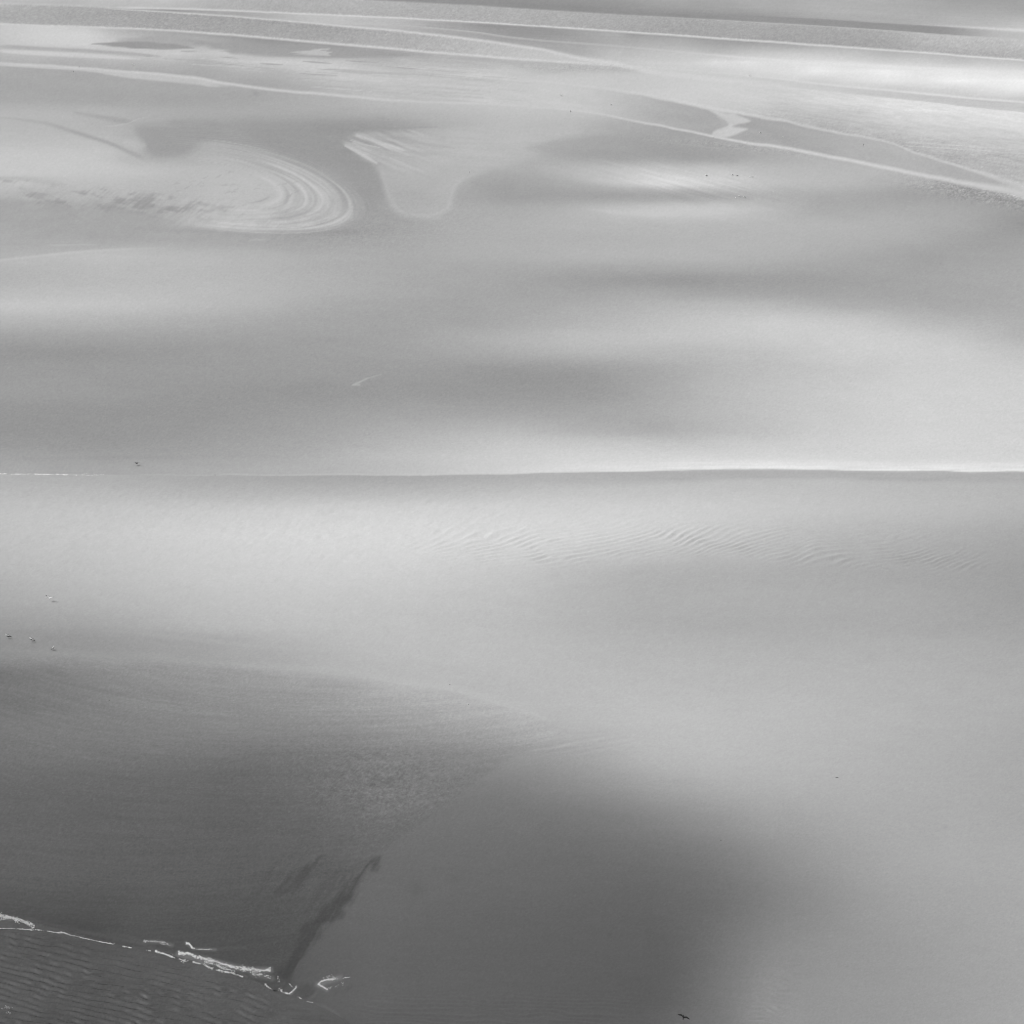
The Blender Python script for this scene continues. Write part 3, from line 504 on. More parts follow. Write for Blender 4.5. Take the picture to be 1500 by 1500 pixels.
# wind ripples on the foreground channel
wob = 2.6 * fbm(X / 55., Y / 26., 3, 2)
def crest(ph): s = .5 + .5 * np.sin(ph * 2 * np.pi); return s ** 1.6
warp1 = 7 * vn(X / 110., Y / 80., 1) + 2.7 * vn(X / 32., Y / 32., 2) + 1.6 * vn(X / 12., Y / 14., 6)
r1 = crest((Y - .24 * X + warp1) / 9.2); r2 = crest((Y - .08 * X + 5 * vn(X / 40., Y / 26., 5)) / 5.6)
amp = .85 + .32 * vn(X / 24., Y / 10., 6)
foreg = fc * (1 - sm(X, 470, 540))
Z += foreg * sm(Y - Yc['F'], 2, 26) * (0.115 * (1 - r1) * amp + 0.04 * (1 - r2) * (1 - .4 * vn(X / 40., Y / 30., 4)))
m = sm(Y, 1440, 1475) * (1 - sm(X, 850, 1000)) * sm(X, 500, 560); Z += m * .05 * crest((Y - .05 * X + 4 * vn(X / 40., Y / 12., 3)) / 6.)
# current ripples across the mid channel
w3 = 12 * vn(X / 120., Y / 40., 2) + 3.5 * vn(X / 34., Y / 18., 7)
yr = ramp([(560,800),(700,808),(850,806),(950,800),(1050,800),(1150,806),(1250,815),(1350,824),(1450,830)])
e3 = np.exp(-((Y - yr) / np.where(Y < yr, 30., 15.)) ** 2) * sm(X, 540, 760) * (1 - sm(X, 1330, 1500))
Z += e3 * .17 * crest((Y + .27 * X + .8 * w3 + 6 * np.sin(X / 80.)) / 5.8) * (.6 + .5 * vn(X / 30., Y / 9., 3))
e3b = np.exp(-((Y - 815 - .0 * X) / 14.) ** 2) * sm(X, 560, 700) * (1 - sm(X, 850, 900)); Z += e3b * .09 * crest((Y + .13 * X + .5 * w3) / 5.5)
e4 = dn('M', 1) * (1 - sm(Y, 780, 900)) * (1 - sm(X, 700, 1250)) * sm(Y, 698, 712)
Z += e4 * .018 * fbm((X - .5 * Y) / 13., (Y + .22 * X + .5 * w3) / 2.7, 3, 2, .5)
Z += dn('M', 1) * (1 - sm(Y, 1000, 1100)) * sm(Y, 700, 720) * .012 * fbm((X + .8 * Y) / 10., Y / 4.5, 2, 3)
# ripples at the lower right and by the bank
e5 = np.exp(-((X - (1128 - .35 * (Y - 1470))) / 26.) ** 2) * sm(Y, 1380, 1470); Z += e5 * .10 * crest((Y - .2 * X + 3 * vn(X / 20., Y / 10., 1)) / 7.)
Z += tx * mR * .03 * crest((Y + .5 * X + .6 * w3) / 8.)
e6 = np.exp(-((Y - 1090 + .14 * (X - 860)) / 14.) ** 2) * np.exp(-((X - 860) / 70.) ** 2); Z += e6 * .05 * crest((Y + .17 * X + 2 * vn(X / 30., Y / 12., 1)) / 9.)
# swash marks on the spit
Z += mS * mR * .006 * fbm(X / 60., (Y - .14 * X) / 3., 4, 3)
Z = Z.astype(np.float32)

# ---- full grid: the map plus coarse cells out to the horizon and to the sides
def steps(a, b, n, p=1.6): t = np.linspace(0, 1, n + 1)[1:] ** p; return a + (b - a) * t
gx = np.concatenate([steps(X0, -5200, 26)[::-1], xs_, steps(xs_[-1], 6700, 26)])
vt = V_HOR + (-30 - V_HOR) * np.exp(-np.linspace(0, 1, 40)[1:] * 4.6)
gy = np.concatenate([vt[::-1], ys_, steps(ys_[-1], 4300, 22)])
ix = np.clip(np.searchsorted(xs_, gx), 0, WW - 1); iy = np.clip(np.searchsorted(ys_, gy), 0, HH - 1)
GX, GY = np.meshgrid(gx, gy)
def full(A): return A[np.ix_(iy, ix)]
inx = (gx >= xs_[0] - .01) & (gx <= xs_[-1] + .01); iny = (gy >= ys_[0] - .01) & (gy <= ys_[-1] + .01)
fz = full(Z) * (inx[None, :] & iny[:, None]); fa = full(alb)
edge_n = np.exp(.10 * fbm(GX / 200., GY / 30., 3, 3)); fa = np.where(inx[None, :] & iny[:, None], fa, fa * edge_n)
wx_, wy_, wz_ = ground(GX, GY)
CO = np.stack([wx_, wy_, fz], -1).reshape(-1, 3).astype(np.float32)
NYg, NXg = GX.shape
idx = np.arange(NYg * NXg).reshape(NYg, NXg)
quads = np.stack([idx[1:, :-1], idx[1:, 1:], idx[:-1, 1:], idx[:-1, :-1]], -1)   # faces up
# ---- which sheet of sand or water each cell belongs to
cx_ = (GX[1:, 1:] + GX[:-1, :-1]) / 2; cyy_ = (GY[1:, 1:] + GY[:-1, :-1]) / 2
def cc(n): return np.interp(cx_, K[n][0], K[n][1])
cls = np.zeros(cx_.shape, np.int8)
xbc = np.interp(cyy_, [1060,1085,1110,1140,1170,1200,1235,1270,1310,1350,1400,1440,1470,1500], [850,800,750,705,665,625,575,545,520,490,440,425,470,500])
right_of_spit = (cx_ > xbc) | (cyy_ < cc('S')); right_of_spit &= (cyy_ < cc('S')) | (cx_ > xbc)
cls[(cyy_ > cc('M')) & ((cyy_ < cc('S')) | (cx_ > xbc))] = 1
cls[(cyy_ > cc('F')) & (cx_ < 500 + (cyy_ - 1490) * .7)] = 2
up1 = np.where(cx_ < 150, cc('L1'), cc('L1b'))
cls[(cyy_ > up1) & (cyy_ < cc('L2')) & (cx_ < 900)] = 3
cls[(cyy_ > cc('L0')) & (cyy_ < cc('L1')) & (cyy_ > -30) ] = 4
cls[(cyy_ > cc('L2')) & (cyy_ < cc('L4')) & (cx_ > 900)] = 5
def sheet(name, k, mat):
    q = quads[cls == k].reshape(-1, 4)
    used, inv = np.unique(q, return_inverse=True); inv = inv.reshape(-1, 4).astype(np.int32)
    me = bpy.data.meshes.new(name); nv, nf = len(used), len(inv)
    me.vertices.add(nv); me.vertices.foreach_set('co', CO[used].ravel())
    me.loops.add(nf * 4); me.loops.foreach_set('vertex_index', inv.ravel())
    me.polygons.add(nf); me.polygons.foreach_set('loop_start', np.arange(nf, dtype=np.int32) * 4)
    me.polygons.foreach_set('use_smooth', np.ones(nf, bool))
    a = me.attributes.new('ground_albedo', 'FLOAT', 'POINT'); a.data.foreach_set('value', fa.ravel()[used].astype(np.float32))  # albedo taken from the tone map
    me.update(calc_edges=True); me.materials.append(mat)
    o = bpy.data.objects.new(name, me); col.objects.link(o); o['kind'] = 'structure'; return o
def mat_new(name): m = bpy.data.materials.new(name); m.use_nodes = True; return m, m.node_tree.nodes, m.node_tree.links
def ground_mat(name, rough, spec, bump, bscale, var):
    m, n, l = mat_new(name); p = n['Principled BSDF']
    at = n.new('ShaderNodeAttribute'); at.attribute_name = 'ground_albedo'
    geo = n.new('ShaderNodeNewGeometry')
    nz = n.new('ShaderNodeTexNoise'); nz.inputs['Scale'].default_value = 1.7; nz.inputs['Detail'].default_value = 9; nz.inputs['Roughness'].default_value = .78
    l.new(geo.outputs['Position'], nz.inputs['Vector'])
    mr = n.new('ShaderNodeMapRange'); mr.inputs[1].default_value = .25; mr.inputs[2].default_value = .75; mr.inputs[3].default_value = 1 - var; mr.inputs[4].default_value = 1 + var
    l.new(nz.outputs[0], mr.inputs[0])
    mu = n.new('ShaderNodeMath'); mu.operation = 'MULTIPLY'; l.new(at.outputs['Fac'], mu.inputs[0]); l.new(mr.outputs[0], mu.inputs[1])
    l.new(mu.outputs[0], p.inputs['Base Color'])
    p.inputs['Roughness'].default_value = rough; p.inputs['Specular IOR Level'].default_value = spec
    nb = n.new('ShaderNodeTexNoise'); nb.inputs['Scale'].default_value = bscale; nb.inputs['Detail'].default_value = 5; nb.inputs['Roughness'].default_value = .65
    l.new(geo.outputs['Position'], nb.inputs['Vector'])
    b = n.new('ShaderNodeBump'); b.inputs['Strength'].default_value = 1.0; b.inputs['Distance'].default_value = bump
    l.new(nb.outputs[0], b.inputs['Height']); l.new(b.outputs[0], p.inputs['Normal'])
    return m
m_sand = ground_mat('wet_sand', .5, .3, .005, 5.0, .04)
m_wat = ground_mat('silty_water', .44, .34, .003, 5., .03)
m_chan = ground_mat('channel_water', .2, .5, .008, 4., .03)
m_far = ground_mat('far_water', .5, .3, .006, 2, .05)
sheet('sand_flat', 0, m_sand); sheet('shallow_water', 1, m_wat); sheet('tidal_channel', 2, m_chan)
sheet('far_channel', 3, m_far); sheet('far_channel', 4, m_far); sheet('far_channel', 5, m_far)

# ================================================================== added layer out of view, thickness shaped from the tone map to cast shade
CB = 250.0; SIG = 0.2
st = 4
lm = np.clip((light - SKYQ) / SUNQ, .03, .985)
tau = -np.log(lm) * 1.17
tau = blur(tau.astype(np.float32), 6, 2.5); tau = np.clip(tau + .7 * (tau - blur(tau, 40, 9)), 0, 5)
tau = np.clip(tau, 0, 5)
cxi = np.arange(0, WW, st); cyi = np.arange(0, HH, st)
cux = np.concatenate([[-2600, -1400, -700, -300], xs_[cxi], [1800, 2300, 3000, 4200]])
cvy = np.concatenate([[-335, -325, -300, -260, -200, -130, -80], ys_[cyi], [1700, 1900, 2300, 3000]])
tx_ = np.clip(np.searchsorted(xs_, cux), 0, WW - 1); ty_ = np.clip(np.searchsorted(ys_, cvy), 0, HH - 1)
TU, TV = np.meshgrid(cux, cvy); th_ = tau[np.ix_(ty_, tx_)] / SIG + .05
gxw, gyw, gzw = ground(TU, TV)
k = CB / TO_SUN.z
base = np.stack([gxw + TO_SUN.x * k, gyw + TO_SUN.y * k, np.full_like(gxw, CB)], -1)
topc = base + th_[..., None] * np.array(TO_SUN)[None, None, :]
ny, nx = TU.shape; nb_ = ny * nx; id2 = np.arange(nb_).reshape(ny, nx)
qb = np.stack([id2[:-1, :-1], id2[:-1, 1:], id2[1:, 1:], id2[1:, :-1]], -1).reshape(-1, 4)      # underside, facing down
qt = qb[:, ::-1] + nb_
ring = np.concatenate([id2[0, :], id2[1:, -1], id2[-1, -2::-1], id2[-2:0:-1, 0]]); rn = np.roll(ring, -1)
qs = np.stack([rn, ring, ring + nb_, rn + nb_], -1)
me = bpy.data.meshes.new('shade_clouds'); V_ = np.concatenate([base.reshape(-1, 3), topc.reshape(-1, 3)]).astype(np.float32); Q_ = np.concatenate([qb, qt, qs]).astype(np.int32)
me.vertices.add(len(V_)); me.vertices.foreach_set('co', V_.ravel()); me.loops.add(Q_.size); me.loops.foreach_set('vertex_index', Q_.ravel())
me.polygons.add(len(Q_)); me.polygons.foreach_set('loop_start', np.arange(len(Q_), dtype=np.int32) * 4); me.update(calc_edges=True)
mc, n, l = mat_new('shade_volume'); n.remove(n['Principled BSDF'])
pv = n.new('ShaderNodeVolumePrincipled'); pv.inputs['Density'].default_value = SIG; pv.inputs['Color'].default_value = (.6, .6, .6, 1); pv.inputs['Anisotropy'].default_value = .6
l.new(pv.outputs[0], n['Material Output'].inputs['Volume'])
me.materials.append(mc); shade_clouds = bpy.data.objects.new('shade_clouds', me); col.objects.link(shade_clouds); shade_clouds['kind'] = 'structure'

# ================================================================== birds, driftwood, pebbles, foam
def plain(name, v, rough=.6, var=.08, scale=14.):
    m, n, l = mat_new(name); p = n['Principled BSDF']; tc = n.new('ShaderNodeTexCoord'); nz = n.new('ShaderNodeTexNoise'); nz.inputs['Scale'].default_value = scale
    l.new(tc.outputs['Object'], nz.inputs['Vector'])
    mr = n.new('ShaderNodeMapRange'); mr.inputs[3].default_value = v * (1 - var); mr.inputs[4].default_value = v * (1 + var)
    l.new(nz.outputs[0], mr.inputs[0]); l.new(mr.outputs[0], p.inputs['Base Color']); p.inputs['Roughness'].default_value = rough; return m
M_white = plain('white_plumage', .8); M_grey = plain('grey_plumage', .06, .6, .15); M_black = plain('black_plumage', .015, .5); M_bill = plain('bill_horn', .3, .4)
M_dark = plain('dark_plumage', .035, .6, .2); M_wood = plain('wet_driftwood', .03, .7, .3); M_stone = plain('dark_pebble', .035, .6, .25); M_foam = plain('sea_foam', .78, .8, .1, 30.)
def link(name, verts, faces, mats, parent=None, fm=None):
    me = bpy.data.meshes.new(name); me.from_pydata([tuple(v) for v in verts], [], faces)
    for m in (mats if isinstance(mats, list) else [mats]): me.materials.append(m)
    if fm: me.polygons.foreach_set('material_index', fm)
    me.polygons.foreach_set('use_smooth', [True] * len(me.polygons)); me.update()
    o = bpy.data.objects.new(name, me); col.objects.link(o)
    if parent: o.parent = parent
    return o
def loft(rings, seg=10):
    """rings: (centre, ry, rz, tangent) -> closed tube; cross sections squared to the tangent in the x-z plane"""
    V, Fc = [], []
    for (c, ry, rz, t) in rings:
        c = Vector(c); t = Vector(t).normalized(); side = Vector((0, 1, 0)) if abs(t.y) < .9 else Vector((1, 0, 0)); up = side.cross(t).normalized(); side = t.cross(up)
        for k in range(seg):
            a = 2 * math.pi * k / seg; V.append(c + side * (ry * math.cos(a)) + up * (rz * math.sin(a)))
    for i in range(len(rings) - 1):
        for k in range(seg): Fc.append((i * seg + k, i * seg + (k + 1) % seg, (i + 1) * seg + (k + 1) % seg, (i + 1) * seg + k))
    Fc.append(tuple(range(seg))[::-1]); Fc.append(tuple(range((len(rings) - 1) * seg, len(rings) * seg))); return V, Fc
def path_loft(pts, seg=10):
    r = []
    for i, (x, y, z, ry, rz) in enumerate(pts):
        a = pts[max(i - 1, 0)]; b = pts[min(i + 1, len(pts) - 1)]; r.append(((x, y, z), ry, rz, (b[0] - a[0], b[1] - a[1], b[2] - a[2])))
    return loft(r, seg)
def root(name, label, cat, group=None):
    o = bpy.data.objects.new(name, None); col.objects.link(o); o.empty_display_size = .1
    o['label'] = label; o['category'] = cat
    if group: o['group'] = group
    return o
# a standing gull faces +x, feet at z 0
def standing_gull(label, back=None):
    back = back or [M_grey, M_black]
    t = root('gull', label, 'gull')
    v, f = path_loft([(-.235,0,.125,.012,.004),(-.19,0,.135,.034,.012),(-.13,0,.15,.048,.032),(-.06,0,.165,.062,.055),(.02,0,.18,.068,.066),(.08,0,.20,.060,.060),(.12,0,.235,.042,.044),(.135,0,.268,.033,.035),(.155,0,.295,.034,.034),(.185,0,.300,.028,.026),(.205,0,.298,.012,.012)])
    link('body', v, f, M_white, t)
    v, f = path_loft([(.198,0,.297,.010,.011),(.225,0,.294,.007,.008),(.25,0,.286,.002,.003)], 6); link('beak', v, f, M_bill, t)
    for s in (-1, 1):
        v, f = path_loft([(.09,s*.045,.205,.008,.02),(.05,s*.062,.205,.014,.045),(-.04,s*.062,.195,.014,.046),(-.12,s*.045,.175,.012,.032),(-.20,s*.022,.155,.009,.018),(-.29,s*.008,.14,.004,.006)], 8)
        fm = [0] * len(f); nseg = 8
        for i in range(len(f) - 2):
            if i // nseg >= 3: fm[i] = 1
        link('wing', v, f, back, t, fm)
        v, f = path_loft([(-.01,s*.025,.125,.010,.010),(-.005,s*.025,.06,.005,.005),(0,s*.025,.012,.005,.005),(.03,s*.025,.004,.016,.004)], 6); link('leg', v, f, M_bill, t)
        e = [((.178), s * .026, .304)]
        v, f = path_loft([(.172,s*.027,.305,.004,.004),(.178,s*.031,.305,.005,.005),(.184,s*.027,.305,.004,.004)], 6); link('eye', v, f, M_black, t)
    return t
def wading_bird(label):
    t = root('wading_bird', label, 'bird')
    v, f = path_loft([(-.20,0,.30,.008,.004),(-.14,0,.32,.03,.02),(-.05,0,.35,.05,.045),(.04,0,.38,.052,.05),(.09,0,.43,.03,.03),(.10,0,.50,.018,.018),(.085,0,.56,.016,.016),(.10,0,.60,.02,.022),(.135,0,.605,.014,.014)]); link('body', v, f, M_dark, t)
    v, f = path_loft([(.13,0,.604,.008,.008),(.18,0,.598,.005,.005),(.23,0,.588,.002,.002)], 6); link('beak', v, f, M_wood, t)
    for s in (-1, 1):
        v, f = path_loft([(.07,s*.045,.39,.01,.02),(-.04,s*.052,.37,.012,.04),(-.15,s*.03,.33,.01,.02),(-.22,s*.008,.30,.004,.005)], 8); link('wing', v, f, M_dark, t)
        v, f = path_loft([(0,s*.022,.33,.012,.012),(-.015,s*.022,.17,.006,.006),(.0,s*.022,.012,.005,.005),(.04,s*.022,.004,.014,.004)], 6); link('leg', v, f, M_wood, t)
    return t
def wing_mesh(s, span, dih, tipdrop, chord=.16, sweep=.10):
    """feathered wing: closed thin aerofoil sections from shoulder to tip, s = side"""
    P = []; N = 9
    for i in range(N):
        q = i / (N - 1); y = span * q
        z = math.sin(dih) * span * (q if q < .45 else .45 + (q - .45) * (1 - tipdrop)); x = .04 + (.05 * q / .45 if q < .45 else .05 - sweep * (q - .45) / .55)
        c = chord * (1 - .1 * q) if q < .5 else chord * .95 * (1 - ((q - .5) / .5) ** 1.7 * .93); P.append((x, y * math.cos(dih) * s, z, c))
    V, Fc, fm = [], [], []
    for (x, y, z, c) in P:
        for a, b in ((0, .0), (-.25, .012), (-.6, .009), (-1, 0), (-.6, -.002), (-.25, -.004)): V.append((x + a * c, y, z + .03 + b))
    for i in range(N - 1):
        for k in range(6): Fc.append((i * 6 + k, i * 6 + (k + 1) % 6, (i + 1) * 6 + (k + 1) % 6, (i + 1) * 6 + k)); fm.append(1 if i >= 5 else 0)
    Fc.append((0, 1, 2, 3, 4, 5)); fm.append(0); Fc.append(tuple(range((N - 1) * 6, N * 6))); fm.append(1)
    return V, Fc, fm
def flying_bird(name, label, cat, mb, mw, mt, dl, dr, drop, span=.52):
    t = root(name, label, cat)
    v, f = path_loft([(-.22,0,-.005,.035,.004),(-.15,0,0,.026,.012),(-.06,0,.002,.045,.038),(.04,0,.0,.052,.046),(.11,0,.008,.036,.034),(.15,0,.016,.028,.028),(.18,0,.014,.02,.02),(.197,0,.01,.008,.008)]); link('body', v, f, mb, t)
    v, f = path_loft([(.19,0,.011,.008,.008),(.235,0,.0,.002,.003)], 6); link('beak', v, f, M_bill if mb is M_white else mb, t)
    for s, d in ((1, dl), (-1, dr)):
        V, Fc, fm = wing_mesh(s, span, d, drop); link('wing', V, Fc, [mw, mt], t, fm)
    return t
def tree_copy(o, label, group=None):
    c = o.copy(); col.objects.link(c); c['label'] = label
    if group: c['group'] = group
    for ch in o.children:
        d = ch.copy(); col.objects.link(d); d.parent = c
    return c
def zat(u, v):
    j = int(round((u - xs_[0]) / STEP)); i = int(round((v - ys_[0]) / STEP)); return float(Z[min(max(i, 0), HH - 1), min(max(j, 0), WW - 1)])
def stand(o, u, v, heading, sc=1.0):
    z = zat(u, v); p = ground(u, v, z); o.location = (p[0], p[1], z - .004); o.rotation_euler = (0, 0, math.radians(heading)); o.scale = (sc, sc, sc)
G1, G2 = 'gulls standing on the flats', 'gulls standing on the flats'
gulls = [
 (12,935,165,1.1,'white gull with dark wings at the left edge, leftmost of the three near gulls'),
 (47,940,150,1.1,'white gull with dark wings standing between the two other near gulls by the spit'),
 (77.5,952,70,.85,'smaller white gull facing away, lowest and rightmost of the three near gulls'),
 (1034.5,259,150,1.15,'distant gull standing alone at the left end of the row on the bright sand patch'),
 (1072.5,258,160,1.15,'distant gull on the bright patch, left one of the close pair'),
 (1079.5,259,190,1.05,'distant gull on the bright patch, right one of the close pair'),
 (1098.5,260.5,90,.8,'faint small gull right of the close pair, left of the last two in the row'),
 (1102.5,260,60,.8,'faint small gull at the right end of the row on the bright patch'),
 (1132.5,282,100,.7,'faint tiny gull standing alone right of and below the row of gulls'),
 (1077.5,291,80,.75,'faint gull below the bright patch, leftmost of the lower three'),
 (1083,289,120,.9,'small gull below the bright patch, middle of the lower three'),
 (1090.5,290,140,.9,'small gull below the bright patch, rightmost of the lower three'),
 (1044.5,203,110,.9,'small gull at the pale bank edge under the pale sand pool'),
 (1113.5,196,150,1.0,'small gull just right of the pale sand pool on grey sand'),
 (1147,202,100,.8,'small gull on grey sand, farther right of the pale sand pool'),
 (1098.5,112,180,1.1,'tiny white gull on the thin bright channel line far away at the upper right'),
 (822,141,180,1.25,'tiny white gull on plain pale sand in the upper middle'),
 (895,155,170,1.0,'tiny gull standing between the two pale bank lines, upper middle'),
 (195,96,180,1.2,'tiny white gull above the pale bank at the far upper left')]
g0 = None; gw = None
for u, v, hd, sc, lab in gulls:
    if 'tiny white' in lab and gw is None: gw = standing_gull(lab, [M_white, M_white]); gw['group'] = G1; o = gw
    elif 'tiny white' in lab: o = tree_copy(gw, lab, G1)
    elif g0 is None: g0 = standing_gull(lab); g0['group'] = G1; o = g0
    else: o = tree_copy(g0, lab, G1)
    stand(o, u, v, hd, sc * 1.6)
waders = [
 (836,166,120,1.0,'dark upright wading bird on the pale bank line in the upper middle'),
 (1265,214.5,60,.85,'dark wading bird alone on the grey sand between the two banks, upper right'),
 (116,100,100,.85,'dark upright wading bird standing on the pale bank at the upper left'),
 (108,106.5,100,.75,'smaller dark wading bird just below the pale bank at the upper left'),
 (688,254,90,.6,'small dark wading bird right of the pale sand tongue')]
w0 = None
for u, v, hd, sc, lab in waders:
    if w0 is None: w0 = wading_bird(lab); w0['group'] = 'dark wading birds far out on the flats'; o = w0
    else: o = tree_copy(w0, lab, 'dark wading birds far out on the flats')
    stand(o, u, v, hd, sc * 1.6)
def fly(o, u, v, h, rot):
    p = ground(u, v, h); o.location = p; o.rotation_euler = [math.radians(a) for a in rot]; o.scale = (1.3, 1.3, 1.3)
fly(flying_bird('gull', 'white gull flying low with raised black tipped wings and its shadow on the sand below', 'gull', M_white, M_white, M_black, math.radians(38), math.radians(14), .2, .52), 73, 876, .42, (-4, 0, 78))
fly(flying_bird('bird', 'black bird gliding with wings outspread at the bottom edge of the picture', 'bird', M_black, M_black, M_black, math.radians(24), math.radians(20), 1.5, .48), 1001, 1490, .9, (22, -10, 80))
fly(flying_bird('bird', 'small black bird flying low just above the left part of the mid shore line', 'bird', M_black, M_black, M_black, math.radians(26), math.radians(14), 1.2, .42), 200, 678.6, .35, (-10, 22, 60)); bpy.data.objects['bird.001'].scale = (1.5, 1.5, 1.5)
def twig(label, u, v, rot, L, r, bend, mat=M_wood, name='driftwood'):
    rs_ = random.Random(int(u)); pts = []
    for i in range(9):
        q = i / 8; pts.append(((q - .5) * L, bend * math.sin(q * 3.1) + rs_.uniform(-1, 1) * r * .8, r * .6 + .01, r * (.5 + .8 * math.sin(q * 3.0 + .1)) , r * (.4 + .6 * math.sin(q * 3.0 + .1))))
    V, Fc = path_loft(pts, 7)
    k = (L * .1, bend * .8, r); V2, F2 = path_loft([(k[0], k[1], k[2], r * .5, r * .5), (k[0] + L * .12, k[1] + L * .10, r * 1.5, r * .3, r * .3), (k[0] + L * .2, k[1] + L * .2, r * 2, r * .1, r * .1)], 6)
    nb2 = len(V); V = list(V) + list(V2); Fc = list(Fc) + [tuple(a + nb2 for a in f) for f in F2]
    o = link(name, V, Fc, mat); o['label'] = label; o['category'] = 'driftwood'; stand(o, u, v, rot); return o
twig('short dark stick of driftwood in the foam at the lip of the outflow', 402.5, 1451.5, -25, .34, .045, .02)
twig('thin curved dark twig lying alone on the pale lower right flat', 1226, 1139.5, 5, .33, .022, .06)
rsd = random.Random(3)
stones = [(659,1003,.07,'dark pebble on the pale edge of the spit, upper of the two'), (686.5,1032,.06,'dark pebble just below the pale spit edge, lower of the two'), (160,1026,.07,'small dark pebble on the dark wet spit at the left'), (1056,1231,.06,'small dark pebble at the edge of the dark wedge of water'), (315,696,.08,'small dark pebble on the mid shore line at the left')]
for u, v, r_, lab in stones:
    V, Fc = path_loft([(-r_, 0, r_ * .3, r_ * .2, r_ * .12), (-r_ * .7, 0, r_ * .36, r_ * .6, r_ * .38), (0, r_ * .1, r_ * .42, r_ * .8, r_ * .5), (r_ * .7, 0, r_ * .36, r_ * .55, r_ * .36), (r_, 0, r_ * .3, r_ * .18, r_ * .12)], 9)
    V = [(a + rsd.uniform(-1, 1) * r_ * .07, b + rsd.uniform(-1, 1) * r_ * .07, c) for a, b, c in V]
    o = link('pebble', V, Fc, M_stone); o['label'] = lab; o['category'] = 'pebble'; o['group'] = 'dark pebbles on the sand'; stand(o, u, v, rsd.uniform(0, 180))
# ---- foam: flecks heaped along the rips
def foam(runs, seed):
    rr = random.Random(seed); V, Fc = [], []
    for pts, width, count, size in runs:
        L = [0]
        for a, b in zip(pts, pts[1:]): L.append(L[-1] + math.hypot(b[0] - a[0], b[1] - a[1]))
        clump = [rr.random() * L[-1] for _ in range(max(3, count // 6))]
        for _ in range(int(count * 1.8)):
            d = min(max(rr.choice(clump) + rr.gauss(0, 2.4), 0), L[-1]); i = max(j for j in range(len(pts) - 1) if L[j] <= d + 1e-9); q = (d - L[i]) / max(L[i + 1] - L[i], 1e-6)
            off = rr.gauss(0, width * .5) * (.6 + .8 * abs(math.sin(d / 7. + seed) * math.cos(d / 19. + 1))) + .8 * math.sin(d / 4.3 + seed) * math.sin(d / 11.) * min(1, width / 2); u = pts[i][0] + (pts[i + 1][0] - pts[i][0]) * q + rr.gauss(0, .3); v = pts[i][1] + (pts[i + 1][1] - pts[i][1]) * q + off
            z = zat(u, v); x, y, _z = ground(u, v, z); m = CAM_H / (v + 350); r_ = size * 1.0 * rr.uniform(.35, 1.0) * m; h = r_ * rr.uniform(.25, .6); n_ = 6; a0 = rr.random() * 6; nb3 = len(V); ex = rr.uniform(1.0, 2.2); th3 = rr.gauss(-.25, .6)
            for lvl, (k1, k2) in enumerate(((1.0, -.3), (.75, .6))):
                for k in range(n_):
                    a = a0 + k * 2 * math.pi / n_; rj = r_ * k1 * rr.uniform(.75, 1.2); px_, py_ = math.cos(a) * rj * ex, math.sin(a) * rj
                    V.append((x + px_ * math.cos(th3) - py_ * math.sin(th3), y + px_ * math.sin(th3) + py_ * math.cos(th3), z + h * k2))
            for k in range(n_): Fc.append((nb3 + k, nb3 + (k + 1) % n_, nb3 + n_ + (k + 1) % n_, nb3 + n_ + k))
            Fc.append(tuple(nb3 + n_ + k for k in range(n_)))
    o = link('foam', V, Fc, M_foam); o['kind'] = 'stuff'; return o
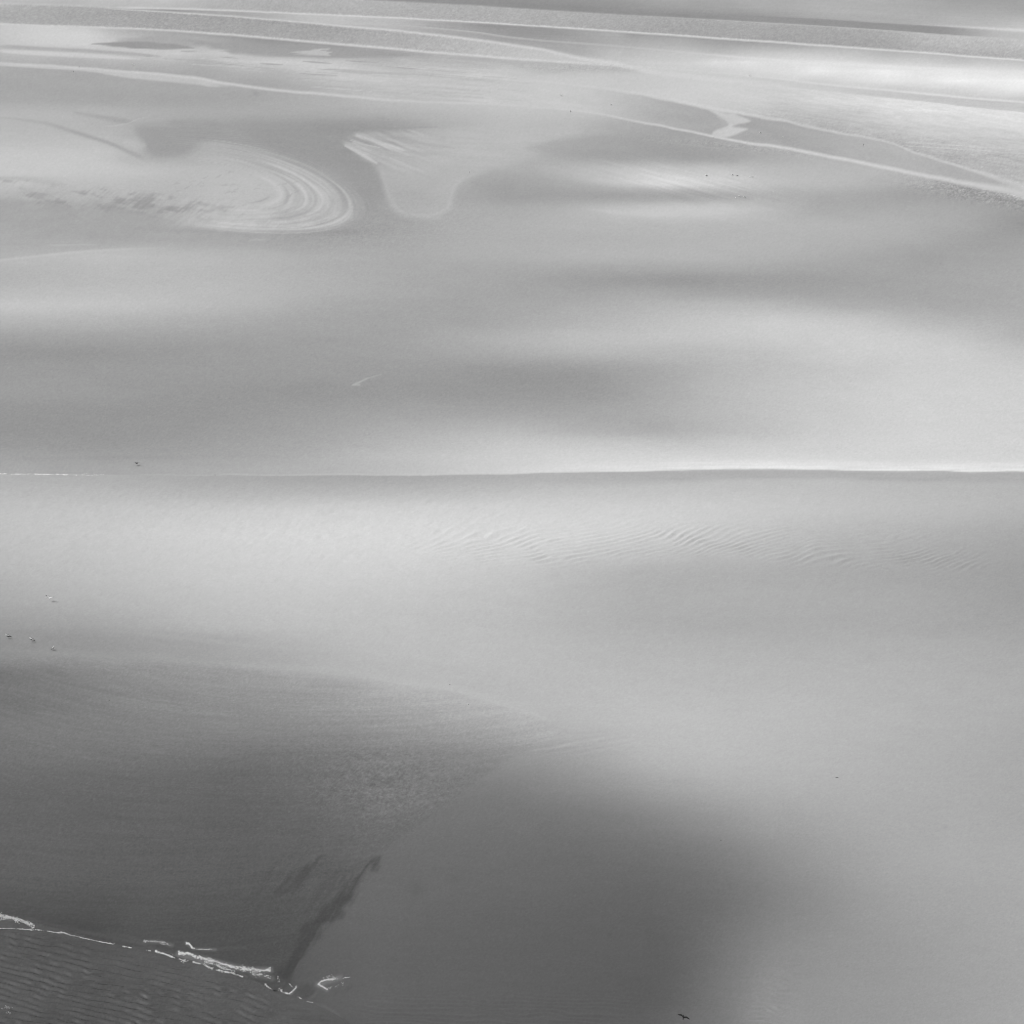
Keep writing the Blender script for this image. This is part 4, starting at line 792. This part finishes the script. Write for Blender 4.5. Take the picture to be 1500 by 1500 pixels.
foam([([(0,1341),(14,1344),(30,1348),(42,1353),(50,1357)], 3.2, 260, .9), ([(0,1346),(20,1345),(40,1351)], 2.5, 90, .8),
 ([(0,1360),(18,1360),(38,1361.5),(52,1362),(70,1364),(84,1366),(92,1366),(101,1369)], .8, 230, .75), ([(101,1369),(107,1370.5),(119,1373.5)], .7, 34, .7), ([(119,1373.5),(135,1377),(150,1380),(171,1383.5)], .6, 120, .75),
 ([(180,1386),(185,1387),(192,1388.5),(200,1390),(207,1391.5),(220,1393)], .9, 26, .9), ([(210,1378),(225,1379),(240,1381),(250,1385)], 1.8, 60, .6), ([(228,1393),(236,1396),(247,1400),(256,1403),(266,1406),(280,1409)], 1.6, 130, .85),
 ([(262,1396),(275,1397),(287,1401),(300,1404),(315,1409),(330,1413),(345,1417),(362,1420),(380,1421.5),(396,1421)], 3.0, 620, .9), ([(283,1409),(296,1413),(305,1416),(318,1421),(330,1423.5),(345,1427),(355,1431)], 1.3, 150, .8), ([(300,1409),(320,1415),(345,1424)], 2.4, 110, .7),
 ([(273,1381.5),(277,1382),(280,1386),(281,1389),(288,1390)], 1.4, 70, .9), ([(282,1390),(300,1391),(318,1390)], .7, 34, .6), ([(370,1426),(385,1428),(396,1432)], 3.2, 60, .7), ([(388,1441),(392,1445),(400,1450)], 1.6, 26, .8)], 1)
foam([([(407,1434),(411,1440),(406,1446),(413,1450)], 3.6, 22, .8), ([(416,1454),(424,1456),(431,1450),(434,1445)], 1.2, 60, .9), ([(424,1441),(430,1448)], 2.5, 12, .6), ([(436,1459),(441,1463)], .9, 12, .7), ([(447,1467),(458,1468.5)], .5, 14, .6),
 ([(466,1442),(470,1438),(478,1436),(486,1434),(496,1432)], 2.0, 120, .85), ([(468,1443),(474,1446),(479,1450)], 1.5, 60, .9), ([(503,1432.5),(512,1431.5)], .8, 16, .8), ([(470,1434),(485,1430),(495,1433)], 2.5, 30, .5), ([(480,1448),(495,1444),(505,1440)], 2.5, 24, .5)], 2)
foam([([(0,694.3),(40,694.4),(80,695),(112,695.8)], .8, 150, .7), ([(112,695.8),(150,696.2)], .7, 20, .55), ([(120,693.5),(160,695.5)], .5, 8, .5)], 3)
foam([([(2,1478),(12,1476),(25,1472)], 3.5, 36, .45), ([(6,1482),(18,1484)], 2., 14, .5)], 4)
